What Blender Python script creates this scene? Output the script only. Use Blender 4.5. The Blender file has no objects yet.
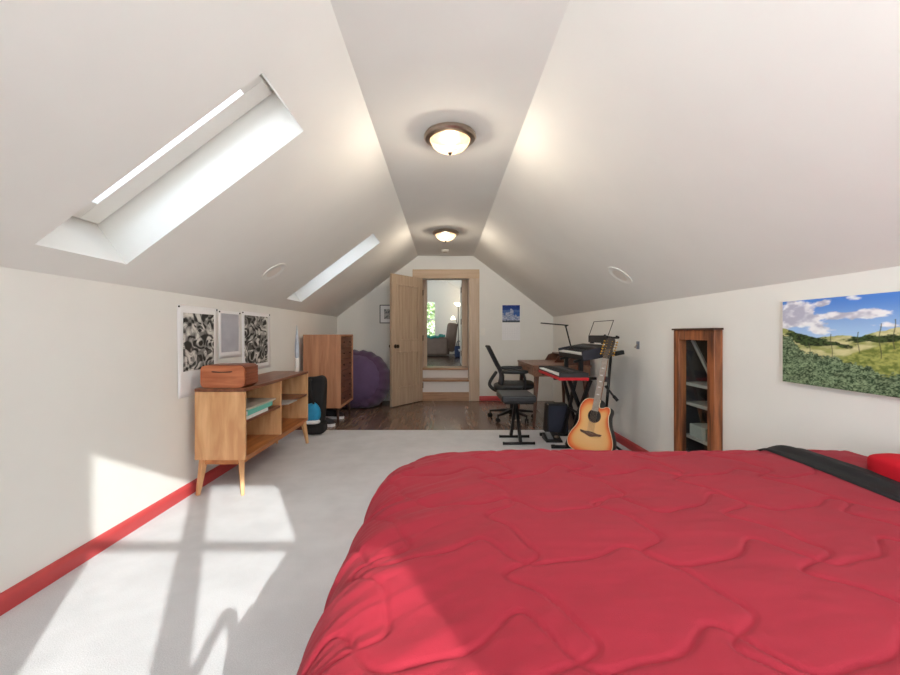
import bpy, math, random
import numpy as np
from mathutils import Vector, Matrix, Euler
random.seed(4)
S = bpy.context.scene
COL = S.collection
PI = math.pi

# ------------------------------------------------------------------ materials
def new_mat(name):
    m = bpy.data.materials.new(name); m.use_nodes = True
    nt = m.node_tree
    return m, nt, nt.nodes['Principled BSDF']

def lin(c):
    return tuple(((x/255)/12.92 if x/255 <= .04045 else ((x/255+.055)/1.055)**2.4) for x in c)

def mat(name, rgb, rough=.5, metal=0, var=.06, scale=30, bump=0, bscale=200, spec=.5, sheen=0, emit=None, estr=0):
    """plain surface with a slight procedural variation; rgb in 0..255 sRGB"""
    m, nt, b = new_mat(name)
    c = lin(rgb)
    tc = nt.nodes.new('ShaderNodeTexCoord')
    nz = nt.nodes.new('ShaderNodeTexNoise'); nz.inputs['Scale'].default_value = scale; nz.inputs['Detail'].default_value = 4
    nt.links.new(tc.outputs['Object'], nz.inputs['Vector'])
    cr = nt.nodes.new('ShaderNodeValToRGB')
    cr.color_ramp.elements[0].position = .3; cr.color_ramp.elements[1].position = .7
    cr.color_ramp.elements[0].color = tuple(max(0, x*(1-var)) for x in c)+(1,)
    cr.color_ramp.elements[1].color = tuple(min(1, x*(1+var)) for x in c)+(1,)
    nt.links.new(nz.outputs['Fac'], cr.inputs['Fac'])
    nt.links.new(cr.outputs['Color'], b.inputs['Base Color'])
    b.inputs['Roughness'].default_value = rough; b.inputs['Metallic'].default_value = metal
    b.inputs['Specular IOR Level'].default_value = spec
    if sheen:
        b.inputs['Sheen Weight'].default_value = sheen
    if bump:
        n2 = nt.nodes.new('ShaderNodeTexNoise'); n2.inputs['Scale'].default_value = bscale; n2.inputs['Detail'].default_value = 3
        nt.links.new(tc.outputs['Object'], n2.inputs['Vector'])
        bp = nt.nodes.new('ShaderNodeBump'); bp.inputs['Strength'].default_value = bump; bp.inputs['Distance'].default_value = .004
        nt.links.new(n2.outputs['Fac'], bp.inputs['Height'])
        nt.links.new(bp.outputs['Normal'], b.inputs['Normal'])
    if emit:
        b.inputs['Emission Color'].default_value = lin(emit)+(1,)
        b.inputs['Emission Strength'].default_value = estr
    return m

def wood(name, a, b_, stretch=(1, 1, 1), scale=6, rough=.4, spec=.5, bands=5):
    """grain: noise stretched along one axis drives a two colour ramp"""
    m, nt, b = new_mat(name)
    tc = nt.nodes.new('ShaderNodeTexCoord'); mp = nt.nodes.new('ShaderNodeMapping')
    mp.inputs['Scale'].default_value = stretch
    nt.links.new(tc.outputs['Object'], mp.inputs['Vector'])
    nz = nt.nodes.new('ShaderNodeTexNoise'); nz.inputs['Scale'].default_value = scale; nz.inputs['Detail'].default_value = 6
    nz.inputs['Distortion'].default_value = .6
    nt.links.new(mp.outputs['Vector'], nz.inputs['Vector'])
    cr = nt.nodes.new('ShaderNodeValToRGB')
    e = cr.color_ramp.elements
    e[0].position = .33; e[1].position = .68
    e[0].color = lin(a)+(1,); e[1].color = lin(b_)+(1,)
    nt.links.new(nz.outputs['Fac'], cr.inputs['Fac'])
    nt.links.new(cr.outputs['Color'], b.inputs['Base Color'])
    b.inputs['Roughness'].default_value = rough; b.inputs['Specular IOR Level'].default_value = spec
    bp = nt.nodes.new('ShaderNodeBump'); bp.inputs['Strength'].default_value = .06
    nt.links.new(nz.outputs['Fac'], bp.inputs['Height']); nt.links.new(bp.outputs['Normal'], b.inputs['Normal'])
    return m

def attr_mat(name, rough=.6, attr='Col', spec=.4):
    m, nt, b = new_mat(name)
    a = nt.nodes.new('ShaderNodeAttribute'); a.attribute_name = attr
    nt.links.new(a.outputs['Color'], b.inputs['Base Color'])
    b.inputs['Roughness'].default_value = rough; b.inputs['Specular IOR Level'].default_value = spec
    return m

def glass_mat(name, tint=(.96, .98, .97), refl=.08):
    m, nt, b = new_mat(name)
    nt.nodes.remove(b)
    out = nt.nodes['Material Output']
    tr = nt.nodes.new('ShaderNodeBsdfTransparent'); tr.inputs['Color'].default_value = tint+(1,)
    gl = nt.nodes.new('ShaderNodeBsdfGlossy'); gl.inputs['Roughness'].default_value = .02
    fr = nt.nodes.new('ShaderNodeFresnel'); fr.inputs['IOR'].default_value = 1.45
    mx = nt.nodes.new('ShaderNodeMixShader')
    ge = nt.nodes.new('ShaderNodeNewGeometry'); mu = nt.nodes.new('ShaderNodeMath'); mu.operation = 'MULTIPLY_ADD'
    nt.links.new(ge.outputs['Backfacing'], mu.inputs[0]); mu.inputs[1].default_value = -1; mu.inputs[2].default_value = 1
    m2 = nt.nodes.new('ShaderNodeMath'); m2.operation = 'MULTIPLY'       # the front surface reflects once
    nt.links.new(mu.outputs[0], m2.inputs[0]); nt.links.new(fr.outputs['Fac'], m2.inputs[1])
    nt.links.new(m2.outputs[0], mx.inputs['Fac'])
    nt.links.new(tr.outputs[0], mx.inputs[1]); nt.links.new(gl.outputs[0], mx.inputs[2])
    nt.links.new(mx.outputs[0], out.inputs['Surface'])
    return m

M = {}
M['wall'] = mat('wall_paint', (231, 230, 226), .85, var=.015, scale=3, bump=.05, bscale=300, spec=.2)
M['white'] = mat('white_paint', (235, 232, 226), .5, var=.01)
M['riser'] = mat('riser_paint', (222, 216, 214), .5, var=.01)
M['red_paint'] = mat('red_paint', (192, 68, 70), .45, var=.05, scale=8)
M['black'] = mat('black_plastic', (22, 22, 24), .45, var=.1)
M['black_metal'] = mat('black_metal', (20, 20, 22), .35, metal=.3, var=.1)
M['rubber'] = mat('black_rubber', (14, 14, 15), .7)
M['nickel'] = mat('brushed_nickel', (176, 160, 146), .3, metal=1, var=.08, scale=60)
M['bronze'] = mat('dark_bronze', (52, 42, 36), .35, metal=.8)
M['glass'] = glass_mat('window_glass')
M['roof_glass'] = glass_mat('dimming_roof_glass', (.78, .80, .82))  # tint added to dim the daylight in the skylight shafts
M['paper'] = mat('white_paper', (240, 240, 242), .8, var=.01)
M['paper_cream'] = mat('cream_paper', (206, 200, 190), .8, var=.01)
M['honey'] = wood('honey_wood', (204, 148, 100), (230, 184, 134), (6, 6, .9), 3.2, .38)
M['honey_y'] = wood('honey_wood_shelf', (160, 96, 50), (200, 132, 76), (6, .7, 6), 3, .4)
M['walnut_y'] = wood('walnut_top', (104, 58, 36), (142, 86, 56), (8, .7, 8), 3, .35)
M['cherry'] = wood('cherry_tambour', (168, 92, 56), (200, 124, 84), (1, 8, 8), 4, .4)
M['cherry_dark'] = wood('cherry_dark', (112, 54, 32), (150, 82, 52), (6, 1, 8), 4, .4)
M['oak'] = wood('oak_case', (172, 116, 84), (200, 146, 110), (7, 7, .6), 3.5, .45)
M['mahogany'] = wood('mahogany_drawer', (92, 50, 32), (132, 82, 56), (7, .8, 7), 3.5, .4)
M['dark_leg'] = wood('dark_walnut_leg', (58, 34, 26), (84, 52, 38), (6, 6, 1), 4, .4)
M['desk'] = wood('walnut_desk', (112, 76, 58), (156, 112, 88), (6, .8, 6), 3.5, .38)
M['desk_leg'] = wood('walnut_desk_leg', (78, 48, 36), (116, 76, 58), (6, 6, .8), 3.5, .4)
M['pine'] = wood('pine_door', (176, 152, 130), (196, 174, 150), (7, 7, .5), 3, .5)
M['pine_trim'] = wood('pine_trim', (188, 164, 142), (206, 184, 162), (7, 7, .5), 3, .5)
M['pine_h'] = wood('pine_trim_head', (188, 160, 132), (206, 180, 152), (.5, 7, 7), 3, .5)
M['tread'] = wood('stair_tread', (150, 108, 76), (182, 140, 104), (.8, 8, 8), 4, .35)
M['knotty'] = wood('knotty_pine_frame', (74, 38, 22), (182, 110, 66), (5, 5, .6), 3.6, .45)
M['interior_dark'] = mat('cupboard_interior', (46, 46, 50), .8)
M['pipe_white'] = mat('pale_plank', (150, 150, 148), .7)

def carpet_mat():
    m, nt, b = new_mat('carpet_pile')
    tc = nt.nodes.new('ShaderNodeTexCoord')
    n1 = nt.nodes.new('ShaderNodeTexNoise'); n1.inputs['Scale'].default_value = 5; n1.inputs['Detail'].default_value = 5
    n2 = nt.nodes.new('ShaderNodeTexNoise'); n2.inputs['Scale'].default_value = 260; n2.inputs['Detail'].default_value = 3
    for n in (n1, n2): nt.links.new(tc.outputs['Object'], n.inputs['Vector'])
    r1 = nt.nodes.new('ShaderNodeValToRGB')
    r1.color_ramp.elements[0].position = .35; r1.color_ramp.elements[1].position = .65
    r1.color_ramp.elements[0].color = lin((212, 212, 215))+(1,); r1.color_ramp.elements[1].color = lin((223, 223, 226))+(1,)
    r2 = nt.nodes.new('ShaderNodeValToRGB')
    r2.color_ramp.elements[0].position = .3; r2.color_ramp.elements[1].position = .7
    r2.color_ramp.elements[0].color = (.80, .80, .80, 1); r2.color_ramp.elements[1].color = (1, 1, 1, 1)
    mx = nt.nodes.new('ShaderNodeMixRGB'); mx.blend_type = 'MULTIPLY'; mx.inputs['Fac'].default_value = 1
    nt.links.new(n1.outputs['Fac'], r1.inputs['Fac']); nt.links.new(n2.outputs['Fac'], r2.inputs['Fac'])
    nt.links.new(r1.outputs['Color'], mx.inputs[1]); nt.links.new(r2.outputs['Color'], mx.inputs[2])
    nt.links.new(mx.outputs['Color'], b.inputs['Base Color'])
    b.inputs['Roughness'].default_value = 1; b.inputs['Specular IOR Level'].default_value = .05
    bp = nt.nodes.new('ShaderNodeBump'); bp.inputs['Strength'].default_value = .35; bp.inputs['Distance'].default_value = .006
    nt.links.new(n2.outputs['Fac'], bp.inputs['Height']); nt.links.new(bp.outputs['Normal'], b.inputs['Normal'])
    return m
M['carpet'] = carpet_mat()

def plank_mat(name, cols, rough=.26, w=.13, rot=0):
    m, nt, b = new_mat(name)
    tc = nt.nodes.new('ShaderNodeTexCoord'); mp = nt.nodes.new('ShaderNodeMapping')
    mp.inputs['Rotation'].default_value = (0, 0, rot)
    nt.links.new(tc.outputs['Object'], mp.inputs['Vector'])
    br = nt.nodes.new('ShaderNodeTexBrick')
    br.inputs['Scale'].default_value = 1; br.inputs['Brick Width'].default_value = 1.2; br.inputs['Row Height'].default_value = w
    br.inputs['Mortar Size'].default_value = .0015; br.inputs['Bias'].default_value = 0
    br.inputs['Color1'].default_value = lin(cols[0])+(1,); br.inputs['Color2'].default_value = lin(cols[1])+(1,)
    br.inputs['Mortar'].default_value = lin(cols[2])+(1,)
    nt.links.new(mp.outputs['Vector'], br.inputs['Vector'])
    m2 = nt.nodes.new('ShaderNodeMapping'); m2.inputs['Scale'].default_value = (1.2, 14, 1)
    nt.links.new(mp.outputs['Vector'], m2.inputs['Vector'])
    nz = nt.nodes.new('ShaderNodeTexNoise'); nz.inputs['Scale'].default_value = 3; nz.inputs['Detail'].default_value = 6
    nt.links.new(m2.outputs['Vector'], nz.inputs['Vector'])
    rr = nt.nodes.new('ShaderNodeValToRGB'); rr.color_ramp.elements[0].position = .3; rr.color_ramp.elements[1].position = .75
    rr.color_ramp.elements[0].color = (.55, .55, .55, 1); rr.color_ramp.elements[1].color = (1.25, 1.22, 1.2, 1)
    nt.links.new(nz.outputs['Fac'], rr.inputs['Fac'])
    mx = nt.nodes.new('ShaderNodeMixRGB'); mx.blend_type = 'MULTIPLY'; mx.inputs['Fac'].default_value = 1
    nt.links.new(br.outputs['Color'], mx.inputs[1]); nt.links.new(rr.outputs['Color'], mx.inputs[2])
    nt.links.new(mx.outputs['Color'], b.inputs['Base Color'])
    b.inputs['Roughness'].default_value = rough
    return m
M['planks'] = plank_mat('laminate_planks', ((112, 88, 76), (134, 110, 96), (50, 38, 32)), .24, .13, PI/2)
M['planks_beyond'] = plank_mat('dark_floorboards', ((64, 46, 38), (80, 60, 50), (30, 22, 18)), .25, .1, 0)

# ------------------------------------------------------------------ mesh helpers
class B:
    def __init__(s): s.v = []; s.f = []
    def add(s, vs, fs):
        n = len(s.v); s.v += [tuple(p) for p in vs]; s.f += [tuple(i+n for i in f) for f in fs]; return s
    def box(s, x0, x1, y0, y1, z0, z1, rot=None, piv=None):
        vs = [Vector((x, y, z)) for z in (z0, z1) for y in (y0, y1) for x in (x0, x1)]
        if rot:
            p = Vector(piv if piv else ((x0+x1)/2, (y0+y1)/2, (z0+z1)/2)); R = Euler(rot).to_matrix()
            vs = [R @ (q-p) + p for q in vs]
        return s.add(vs, [(0, 2, 3, 1), (4, 5, 7, 6), (0, 1, 5, 4), (2, 6, 7, 3), (0, 4, 6, 2), (1, 3, 7, 5)])
    def bar(s, a, b, w, h, w2=None, h2=None, up=(0, 0, 1)):
        """tapered rectangular bar from a to b"""
        a, b = Vector(a), Vector(b); d = (b-a).normalized(); u = Vector(up)
        if abs(d.dot(u)) > .99: u = Vector((0, 1, 0))
        x = d.cross(u).normalized(); y = x.cross(d).normalized()
        w2 = w if w2 is None else w2; h2 = h if h2 is None else h2
        vs = []
        for p, W, H in ((a, w, h), (b, w2, h2)):
            vs += [p+x*W/2*i+y*H/2*j for i, j in ((-1, -1), (1, -1), (1, 1), (-1, 1))]
        return s.add(vs, [(3, 2, 1, 0), (4, 5, 6, 7)]+[(i, (i+1) % 4, 4+(i+1) % 4, 4+i) for i in range(4)])
    def tube(s, pts, r, n=10, cap=True):
        pts = [Vector(p) for p in pts]; k = len(pts)
        rs = r if isinstance(r, (list, tuple)) else [r]*k
        t0 = (pts[1]-pts[0]).normalized(); u = Vector((0, 0, 1)) if abs(t0.z) < .9 else Vector((1, 0, 0))
        x = t0.cross(u).normalized(); vs = []; fs = []
        for i, p in enumerate(pts):
            t = (pts[min(i+1, k-1)]-pts[max(i-1, 0)]).normalized()
            x = (x - t*x.dot(t)).normalized(); y = t.cross(x)
            vs += [p + (x*math.cos(2*PI*j/n)+y*math.sin(2*PI*j/n))*rs[i] for j in range(n)]
        for i in range(k-1):
            fs += [(i*n+j, i*n+(j+1) % n, (i+1)*n+(j+1) % n, (i+1)*n+j) for j in range(n)]
        if cap: fs += [tuple(range(n-1, -1, -1)), tuple((k-1)*n+j for j in range(n))]
        return s.add(vs, fs)
    def lathe(s, prof, c, n=32, axis=(0, 0, 1)):
        """profile of (radius, height along axis)"""
        a = Vector(axis).normalized(); u = Vector((1, 0, 0)) if abs(a.x) < .9 else Vector((0, 1, 0))
        x = a.cross(u).normalized(); y = a.cross(x); c = Vector(c); vs = []; fs = []
        for r, h in prof:
            vs += [c+a*h+(x*math.cos(2*PI*j/n)+y*math.sin(2*PI*j/n))*max(r, 1e-4) for j in range(n)]
        k = len(prof)
        for i in range(k-1):
            fs += [(i*n+j, i*n+(j+1) % n, (i+1)*n+(j+1) % n, (i+1)*n+j) for j in range(n)]
        fs += [tuple(range(n-1, -1, -1)), tuple((k-1)*n+j for j in range(n))]
        return s.add(vs, fs)
    def prism(s, poly, to3, n, depth):
        """extrude a 2-D outline: to3 maps (a,b) to a point, n is the extrusion direction"""
        n = Vector(n); k = len(poly)
        a = [Vector(to3(*p)) for p in poly]; vs = a+[p+n*depth for p in a]
        return s.add(vs, [tuple(range(k-1, -1, -1)), tuple(range(k, 2*k))]+[(i, (i+1) % k, k+(i+1) % k, k+i) for i in range(k)])

def blob(c, r, p=2.6, n=28, k=18, zfun=None):
    b = B(); c = Vector(c)
    sg = lambda x, e_: math.copysign(abs(x)**e_, x)
    for j in range(k+1):
        a = -PI/2+PI*j/k
        for i in range(n):
            t_ = 2*PI*i/n
            v = Vector((r[0]*sg(math.cos(a), 2/p)*sg(math.cos(t_), 2/p), r[1]*sg(math.cos(a), 2/p)*sg(math.sin(t_), 2/p), r[2]*sg(math.sin(a), 2/p)))
            if zfun: v = Vector(zfun(v))
            b.v.append(tuple(c+v))
    b.f = [(j*n+i, j*n+(i+1) % n, (j+1)*n+(i+1) % n, (j+1)*n+i) for j in range(k) for i in range(n)]
    return b

def recalc(me):
    import bmesh
    bm = bmesh.new(); bm.from_mesh(me); bmesh.ops.recalc_face_normals(bm, faces=bm.faces); bm.to_mesh(me); bm.free()

def root_loc(o):
    v = Vector((0, 0, 0))
    while o: v += o.location; o = o.parent
    return v

def obj(name, b, m, parent=None, bevel=0, smooth=False, sub=0, local=False, base=None, seg=2, fix=True):
    """link the collected shapes as ONE mesh object; coordinates are world ones unless local"""
    me = bpy.data.meshes.new(name)
    o = bpy.data.objects.new(name, me); COL.objects.link(o)
    vs = np.array(b.v, dtype=float)
    if parent is not None:
        o.parent = parent
        if not local: vs = vs - np.array(root_loc(parent))
    else:
        if base is None:
            base = ((vs[:, 0].min()+vs[:, 0].max())/2, (vs[:, 1].min()+vs[:, 1].max())/2, vs[:, 2].min())
        o.location = base; vs = vs - np.array(base)
    me.from_pydata(vs.tolist(), [], b.f); me.update()
    if fix: recalc(me)
    if m is not None: me.materials.append(m)
    if smooth:
        me.shade_smooth()
    if bevel:
        md = o.modifiers.new('bevel', 'BEVEL'); md.width = bevel; md.segments = seg; md.limit_method = 'ANGLE'; md.angle_limit = math.radians(40)
        md.harden_normals = False
    if sub:
        md = o.modifiers.new('subdivision', 'SUBSURF'); md.levels = sub; md.render_levels = sub
    return o

def smooth_angle(o, deg=35):
    me = o.data; me.shade_smooth()
    me.set_sharp_from_angle(angle=math.radians(deg))
    return o

def tag(o, label, cat, group=None):
    o['label'] = label; o['category'] = cat
    if group: o['group'] = group
    return o

def thing(name, label, cat, loc=(0, 0, 0), rot=(0, 0, 0), group=None):
    o = bpy.data.objects.new(name, None); COL.objects.link(o)
    o.location = loc; o.rotation_euler = rot; o.empty_display_size = .1
    return tag(o, label, cat, group)

def struct(o):
    o['kind'] = 'structure'; return o

def panel(name, O, U, V, N, ul, vl, holes, th, m):
    """a slab with rectangular openings; inner face at O, thickness along N"""
    O, U, V, N = map(Vector, (O, U, V, N))
    us = sorted(set([0, ul]+[h[0] for h in holes]+[h[1] for h in holes]))
    vs_ = sorted(set([0, vl]+[h[2] for h in holes]+[h[3] for h in holes]))
    nu, nv = len(us)-1, len(vs_)-1
    solid = [[not any(h[0] <= (us[i]+us[i+1])/2 <= h[1] and h[2] <= (vs_[j]+vs_[j+1])/2 <= h[3] for h in holes) for j in range(nv)] for i in range(nu)]
    b = B()
    P = lambda i, j, k: O+U*us[i]+V*vs_[j]+N*(th*k)
    for i in range(nu):
        for j in range(nv):
            if not solid[i][j]: continue
            b.add([P(i, j, 0), P(i+1, j, 0), P(i+1, j+1, 0), P(i, j+1, 0)], [(0, 1, 2, 3)])
            b.add([P(i, j, 1), P(i+1, j, 1), P(i+1, j+1, 1), P(i, j+1, 1)], [(3, 2, 1, 0)])
            for di, dj, a, c in ((-1, 0, (i, j), (i, j+1)), (1, 0, (i+1, j), (i+1, j+1)), (0, -1, (i, j), (i+1, j)), (0, 1, (i, j+1), (i+1, j+1))):
                x, y = i+di, j+dj
                if 0 <= x < nu and 0 <= y < nv and solid[x][y]: continue
                b.add([P(*a, 0), P(*c, 0), P(*c, 1), P(*a, 1)], [(0, 1, 2, 3)])
    o = obj(name, b, m, fix=False)
    import bmesh
    bm = bmesh.new(); bm.from_mesh(o.data); bmesh.ops.remove_doubles(bm, verts=bm.verts, dist=1e-5)
    bmesh.ops.recalc_face_normals(bm, faces=bm.faces); bm.to_mesh(o.data); bm.free()
    return struct(o)

def catmull(pts, n=6, closed=False):
    pts = [np.array(p, float) for p in pts]; k = len(pts); out = []
    rng = range(k if closed else k-1)
    for i in rng:
        g = (lambda j: pts[j % k]) if closed else (lambda j: pts[min(max(j, 0), k-1)])
        p0, p1, p2, p3 = g(i-1), g(i), g(i+1), g(i+2)
        for q in range(n):
            t = q/n
            out.append(.5*((2*p1)+(-p0+p2)*t+(2*p0-5*p1+4*p2-p3)*t*t+(-p0+3*p1-3*p2+p3)*t**3))
    if not closed: out.append(pts[-1])
    return [tuple(p) for p in out]

# value noise for artwork and cloth
_rs = np.random.RandomState(7)
_G = _rs.rand(64, 64)
def vnoise(x, y):
    x = np.asarray(x, float); y = np.asarray(y, float)
    xi = np.floor(x).astype(int); yi = np.floor(y).astype(int); fx = x-xi; fy = y-yi
    fx = fx*fx*(3-2*fx); fy = fy*fy*(3-2*fy)
    g = lambda a, c: _G[a % 64, c % 64]
    return (g(xi, yi)*(1-fx)*(1-fy)+g(xi+1, yi)*fx*(1-fy)+g(xi, yi+1)*(1-fx)*fy+g(xi+1, yi+1)*fx*fy)
def fbm(x, y, o=4):
    t = 0; a = .5; s = 0
    for k in range(o):
        t = t+a*vnoise(x*2**k+17*k, y*2**k+31*k); s += a; a *= .5
    return t/s
def sstep(a, b, x):
    t = np.clip((x-a)/(b-a), 0, 1); return t*t*(3-2*t)
def mixc(a, b, t):
    return a*(1-t[..., None])+b*t[..., None]
def L3(*c): return np.array(lin(c))

def picture(name, O, U, V, w, h, nx, ny, colour, m, parent, lift=.0008):
    """a printed face: a fine grid whose own printed colours sit in a colour attribute"""
    O, U, V = Vector(O), Vector(U), Vector(V)
    N = U.cross(V).normalized()
    u, v = np.meshgrid(np.linspace(0, 1, nx), np.linspace(0, 1, ny))
    b = B()
    b.v = [tuple(O+U*(a*w)+V*(c*h)+N*lift) for a, c in zip(u.ravel(), v.ravel())]
    b.f = [(j*nx+i, j*nx+i+1, (j+1)*nx+i+1, (j+1)*nx+i) for j in range(ny-1) for i in range(nx-1)]
    o = obj(name, b, m, parent, fix=False)
    c = np.ones((nx*ny, 4)); c[:, :3] = np.clip(colour(u, v).reshape(-1, 3), 0, 1)
    at = o.data.color_attributes.new('Col', 'FLOAT_COLOR', 'POINT')
    at.data.foreach_set('color', c.ravel())
    return o
M['print'] = attr_mat('printed_ink', .7)
M['canvas_print'] = attr_mat('canvas_print', .75, spec=.2)

# ------------------------------------------------------------------ the room (metres; camera stands at x=0, y=0)
XL, XR, YB, YF = -1.72, 1.74, -.82, 6.72
KNEE, CEIL = 1.336, 2.312
FLX0, FLX1 = -.424, .464
slen = math.hypot(FLX0-XL, CEIL-KNEE)
SU = Vector(((FLX0-XL)/slen, 0, (CEIL-KNEE)/slen)); SN = Vector((-SU.z, 0, SU.x))
rlen = math.hypot(XR-FLX1, CEIL-KNEE)
RU = Vector(((FLX1-XR)/rlen, 0, (CEIL-KNEE)/rlen)); RN = Vector((-RU.z, 0, RU.x))*-1
SH = .265   # depth of the skylight shafts

struct(obj('floor', B().box(XL-.1, XR+.1, YB-.1, 4.676, -.1, 0), M['carpet']))
struct(obj('floor_boards', B().box(XL-.1, XR+.1, 4.676, YF+.02, -.1, -.006), M['planks']))
panel('wall_left', (XL, YB-.1, -.1), (0, 1, 0), (0, 0, 1), (-1, 0, 0), YF-YB+.2, KNEE+.22, [], .12, M['wall'])
CY0, CY1, CZ0, CZ1 = 2.655, 3.06, .16, 1.07      # opening behind the glazed cupboard door
panel('wall_right', (XR, YB-.1, -.1), (0, 1, 0), (0, 0, 1), (1, 0, 0), YF-YB+.2, KNEE+.22, [(CY0-YB+.1, CY1-YB+.1, CZ0+.1, CZ1+.1)], .12, M['wall'])
DX0, DX1, DZ = -.365, .392, 1.95
panel('wall_far', (XL-.1, YF, -.1), (1, 0, 0), (0, 0, 1), (0, 1, 0), XR-XL+.2, 2.85, [(DX0-XL+.1, DX1-XL+.1, .09, DZ+.1)], .12, M['wall'])
WX0, WX1, WZ0, WZ1 = -.27, .89, .55, 2.12
panel('wall_back', (XL-.1, YB, -.1), (1, 0, 0), (0, 0, 1), (0, -1, 0), XR-XL+.2, 2.85, [(WX0-XL+.1, WX1-XL+.1, WZ0+.1, WZ1+.1)], .12, M['wall'])
e = .16
o0 = Vector((XL, YB-.1, KNEE))-SU*e
ta = lambda x: (x-XL)/SU.x+e
sk1 = (1.64-YB+.1, 2.115-YB+.1, ta(-1.6), ta(-.709)); sk2 = (4.25-YB+.1, 4.69-YB+.1, ta(-1.6), ta(-.72))
panel('ceiling_slope_left', o0, (0, 1, 0), SU, SN, YF-YB+.2, slen+e, [sk1, sk2], SH, M['wall'])
o1 = Vector((XR, YB-.1, KNEE))-RU*e
panel('ceiling_slope_right', o1, (0, 1, 0), RU, -RN if RN.z < 0 else RN, YF-YB+.2, rlen+e, [], SH, M['wall'])
struct(obj('ceiling', B().box(FLX0-.22, FLX1+.22, YB-.1, YF+.1, CEIL, CEIL+.12), M['wall']))

def baseboard(name, a, b, n):
    """moulded skirting from a to b; n points into the room"""
    a, b, n = Vector(a), Vector(b), Vector(n)
    prof = [(0, 0), (.026, 0), (.027, .05), (.025, .058), (.018, .067), (.008, .071), (0, .072)]
    bb = B(); k = len(prof); vs = []
    for p in (a, b):
        vs += [p+n*q[0]+Vector((0, 0, q[1])) for q in prof]
    bb.add(vs, [tuple(range(k)), tuple(range(2*k-1, k-1, -1))]+[(i, (i+1) % k, k+(i+1) % k, k+i) for i in range(k)])
    return struct(smooth_angle(obj(name, bb, M['red_paint']), 50))
baseboard('baseboard_left', (XL, YB, 0), (XL, YF, 0), (1, 0, 0))
baseboard('baseboard_right', (XR, YB, 0), (XR, 4.70, 0), (-1, 0, 0))
baseboard('baseboard_far', (.555, YF, 0), (.98, YF, 0), (0, -1, 0))
baseboard('baseboard_far.001', (XL+.03, YF, 0), (-1.0, YF, 0), (0, -1, 0))

# back window pair: its sashes make the lit shape on the carpet
y0, y1 = YB-.10, YB-.05
fr = B()
LX = (-.215, .222, .327, .822); RAIL = (1.585, 1.617); TOP, BOT = 2.06, .62
for x0, x1 in ((WX0, LX[0]), (LX[1], LX[2]), (LX[3], WX1)): fr.box(x0, x1, y0, y1, WZ0, WZ1)
for x0, x1 in ((LX[0], LX[1]), (LX[2], LX[3])):
    fr.box(x0, x1, y0, y1, RAIL[0], RAIL[1]); fr.box(x0, x1, y0, y1, WZ0, BOT); fr.box(x0, x1, y0, y1, TOP, WZ1)
w1 = struct(obj('window_1', fr, M['white']))
for x0, x1 in ((LX[0], LX[1]), (LX[2], LX[3])):
    obj('pane', B().box(x0, x1, YB-.078, YB-.073, BOT, TOP), M['glass'], w1)
tr = B()
tr.box(WX0-.09, WX0, YB, YB+.02, WZ0-.09, WZ1+.09); tr.box(WX1, WX1+.09, YB, YB+.02, WZ0-.09, WZ1+.09)
tr.box(WX0, WX1, YB, YB+.02, WZ1, WZ1+.09); tr.box(WX0, WX1, YB, YB+.045, WZ0-.04, WZ0)
struct(obj('trim_1', tr, M['white'], bevel=.003))

def skylight(name, hole):
    u0, u1, v0, v1 = hole
    P = lambda u, v, n: o0+Vector((0, 1, 0))*u+SU*v+SN*n
    def slab(b, a0, a1, c0, c1, n0, n1):
        b.add([P(u, v, n) for n in (n0, n1) for v in (c0, c1) for u in (a0, a1)],
              [(0, 2, 3, 1), (4, 5, 7, 6), (0, 1, 5, 4), (2, 6, 7, 3), (0, 4, 6, 2), (1, 3, 7, 5)])
    b = B(); w = .035; n0, n1 = SH-.03, SH+.05
    for a0, a1, c0, c1 in ((u0-.03, u0+w, v0-.03, v1+.03), (u1-w, u1+.03, v0-.03, v1+.03), (u0+w, u1-w, v0-.03, v0+w), (u0+w, u1-w, v1-w, v1+.03)):
        slab(b, a0, a1, c0, c1, SH, SH+.10)
    s = B(); w2 = .125
    for a0, a1, c0, c1 in ((u0+.012, u0+w2, v0+.012, v1-.012), (u1-w2, u1-.012, v0+.012, v1-.012), (u0+w2, u1-w2, v0+.012, v0+w2), (u0+w2, u1-w2, v1-w2, v1-.012)):
        slab(s, a0, a1, c0, c1, SH-.028, SH+.085)
    f = struct(obj(name, b, M['white']))
    obj('sash', s, M['white'], f, bevel=.004)
    g = B(); slab(g, u0+.1, u1-.1, v0+.1, v1-.1, SH+.088, SH+.094)
    obj('pane', g, M['roof_glass'], f)
skylight('window_2', sk1); skylight('window_3', sk2)

# ------------------------------------------------------------------ doorway, steps, door
tr = B(); cw = .145
tr.box(DX0-cw, DX0, YF-.022, YF, -.006, DZ); tr.box(DX1+.02, DX1+.02+cw, YF-.022, YF, -.006, DZ)
struct(obj('trim_2', tr, M['pine_trim'], bevel=.004))
struct(obj('trim_3', B().box(DX0-cw, DX1+.02+cw, YF-.026, YF, DZ, DZ+cw), M['pine_h'], bevel=.004))
PY = 7.32
jb = B()
jb.box(DX0-.05, DX0, YF+.1245, PY+.06, 0, DZ+.059); jb.box(DX1, DX1+.02, YF-.02, YF+.124, 0, DZ+.0); jb.box(DX1, DX1+.05, YF+.1245, PY+.06, 0, DZ+.059)
jb.box(DX0-.05, DX1+.05, YF+.1245, PY+.06, DZ+.06, DZ+.12)
struct(obj('trim_4', jb, M['pine_trim']))
ij = B()
ij.box(DX0, -.305, PY-.04, PY+.06, .5, DZ+.06); ij.box(.302, DX1, PY-.04, PY+.06, .5, DZ+.06)
struct(obj('trim_5', ij, M['pine_trim'], bevel=.003))
struct(obj('trim_6', B().box(DX0, DX1, YF, YF+.011, -.009, .133), M['tread'], bevel=.003))
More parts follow.
